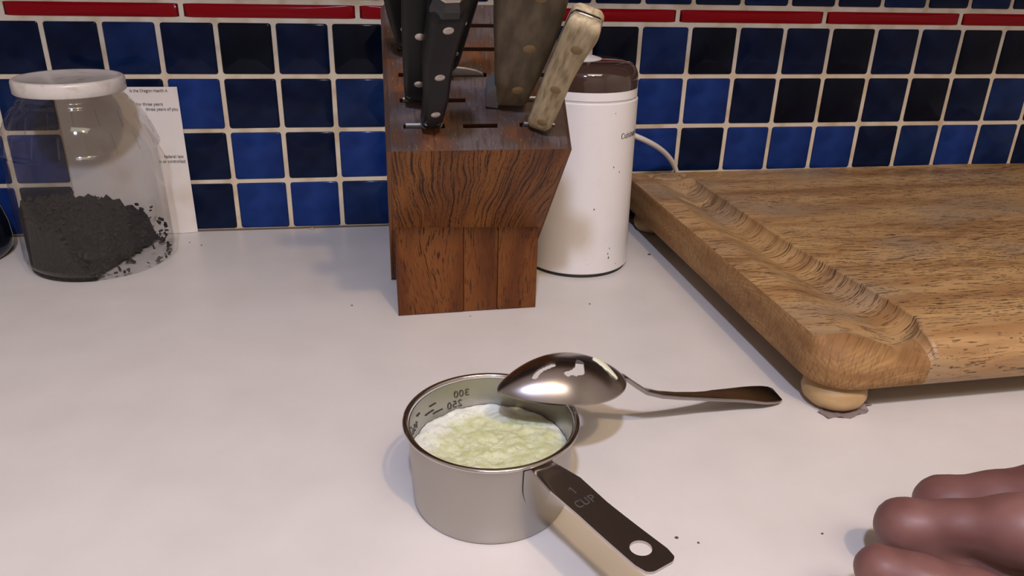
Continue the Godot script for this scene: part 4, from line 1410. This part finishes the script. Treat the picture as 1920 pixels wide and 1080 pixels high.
# smooth union of tapered capsules, meshed as surface nets
func nets(mb: MB, bones: Array, cell: float, lo: Vector3, hi: Vector3, k: float) -> void:
	var nx := int((hi.x - lo.x) / cell) + 2
	var ny := int((hi.y - lo.y) / cell) + 2
	var nz := int((hi.z - lo.z) / cell) + 2
	lo.y -= cell * 1.5
	var val := PackedFloat32Array()
	val.resize(nx * ny * nz)
	val.fill(1.0)
	for b in bones:
		var a: Vector3 = b[0]
		var e: Vector3 = b[1]
		var kk: float = b[4] if b.size() > 4 else k
		var r := maxf(b[2], b[3]) + kk * 1.6 + cell * 2
		var i0 := maxi(0, int((minf(a.x, e.x) - r - lo.x) / cell))
		var i1 := mini(nx - 1, int((maxf(a.x, e.x) + r - lo.x) / cell) + 1)
		var j0 := maxi(0, int((minf(a.y, e.y) - r - lo.y) / cell))
		var j1 := mini(ny - 1, int((maxf(a.y, e.y) + r - lo.y) / cell) + 1)
		var k0 := maxi(0, int((minf(a.z, e.z) - r - lo.z) / cell))
		var k1 := mini(nz - 1, int((maxf(a.z, e.z) + r - lo.z) / cell) + 1)
		var ab := e - a
		var l2 := ab.length_squared()
		for i in range(i0, i1 + 1):
			for j in range(j0, j1 + 1):
				for q in range(k0, k1 + 1):
					var p := lo + Vector3(i, j, q) * cell
					var h := clampf((p - a).dot(ab) / l2, 0.0, 1.0)
					var dist: float = p.distance_to(a + ab * h) - lerpf(b[2], b[3], h)
					var at := (i * ny + j) * nz + q
					var o := val[at]
					var m := clampf(0.5 + 0.5 * (o - dist) / kk, 0.0, 1.0)
					val[at] = lerpf(o, dist, m) - kk * m * (1.0 - m)
	var vert := {}
	var pts := []
	mb.next_group()
	for i in nx - 1:
		for j in ny - 1:
			for q in nz - 1:
				var sum := Vector3.ZERO
				var n := 0
				var s := 0
				for c in 8:
					if val[((i + (c & 1)) * ny + j + ((c >> 1) & 1)) * nz + q + (c >> 2)] < 0: s += 1
				if s == 0 or s == 8: continue
				for e in EDGES:
					var a := Vector3i(e[0] & 1, (e[0] >> 1) & 1, e[0] >> 2)
					var b := Vector3i(e[1] & 1, (e[1] >> 1) & 1, e[1] >> 2)
					var va := val[((i + a.x) * ny + j + a.y) * nz + q + a.z]
					var vb := val[((i + b.x) * ny + j + b.y) * nz + q + b.z]
					if (va < 0) != (vb < 0):
						sum += Vector3(a).lerp(Vector3(b), va / (va - vb))
						n += 1
				vert[(i * ny + j) * nz + q] = pts.size()
				var w := lo + (Vector3(i, j, q) + sum / n) * cell
				w.y = maxf(w.y, 0.0006)
				pts.append(w)
	for key in vert:
		var q: int = key % nz
		var j: int = (key / nz) % ny
		var i: int = key / (nz * ny)
		var v0 := val[(i * ny + j) * nz + q]
		for ax in 3:
			var st: int = [ny * nz, nz, 1][ax]
			var v1 := val[key + st]
			if (v0 < 0) == (v1 < 0): continue
			var u: int = [nz, 1, ny * nz][ax]
			var w: int = [1, ny * nz, nz][ax]
			if not (vert.has(key - u) and vert.has(key - w) and vert.has(key - u - w)): continue
			var A: Vector3 = pts[vert[key]]
			var B: Vector3 = pts[vert[key - u]]
			var C: Vector3 = pts[vert[key - u - w]]
			var D: Vector3 = pts[vert[key - w]]
			if v0 < 0: mb.quad(A, B, C, D)
			else: mb.quad(A, D, C, B)

const EDGES := [[0, 1], [2, 3], [4, 5], [6, 7], [0, 2], [1, 3], [4, 6], [5, 7], [0, 4], [1, 5], [2, 6], [3, 7]]

# ------------------------------------------------------------------ crumbs
func crumbs() -> void:
	var dark := mat(lin(0.10, 0.06, 0.04), 0.9)
	var pale := mat(lin(0.50, 0.40, 0.30), 0.9)
	for c in [["dark brown crumb lying beside the white grinder and the board", 0.2030, 0.1100, 0.0016, 0], ["pale crumb against the tiles between jar and knife block", -0.1310, 0.0045, 0.0022, 1], ["tiny speck on the worktop in front of the leaflet's corner", -0.2350, 0.0420, 0.0008, 0], ["tiny speck beside the leaflet and the jar's foot", -0.2480, 0.0330, 0.0007, 0], ["pale crumb just in front of the knife block", 0.0110, 0.2300, 0.0009, 1], ["speck on open worktop between grinder and spoon", 0.1150, 0.2170, 0.0008, 0], ["speck close to the measuring cup handle's drilled end", 0.0890, 0.5040, 0.0010, 0], ["fainter speck further from the measuring cup handle's end", 0.0990, 0.5090, 0.0007, 0], ["speck in the shadow beside the knife block's foot", -0.0850, 0.1990, 0.0009, 0], ["speck on the worktop near the reddish hand's thumb", 0.1670, 0.5110, 0.0007, 0]]:
		var mb := MB.new()
		var r: float = c[3]
		var rings := []
		for q in [[-1.0, 0.35], [-0.4, 0.95], [0.35, 0.85], [0.8, 0.4]]:
			var ring := []
			for i in 7:
				var a := TAU * i / 7
				ring.append(Vector3(cos(a) * q[1] * r * rng.randf_range(0.8, 1.25), (q[0] + 1.0) * r * 0.45, sin(a) * q[1] * r * rng.randf_range(0.7, 1.1)))
			rings.append(ring)
		loft(mb, rings)
		var o := solo("crumb", mb.done(), pale if c[4] == 1 else dark, c[0], "crumb", "crumbs on the worktop")
		o.position = Vector3(c[1], 0.0001, c[2])
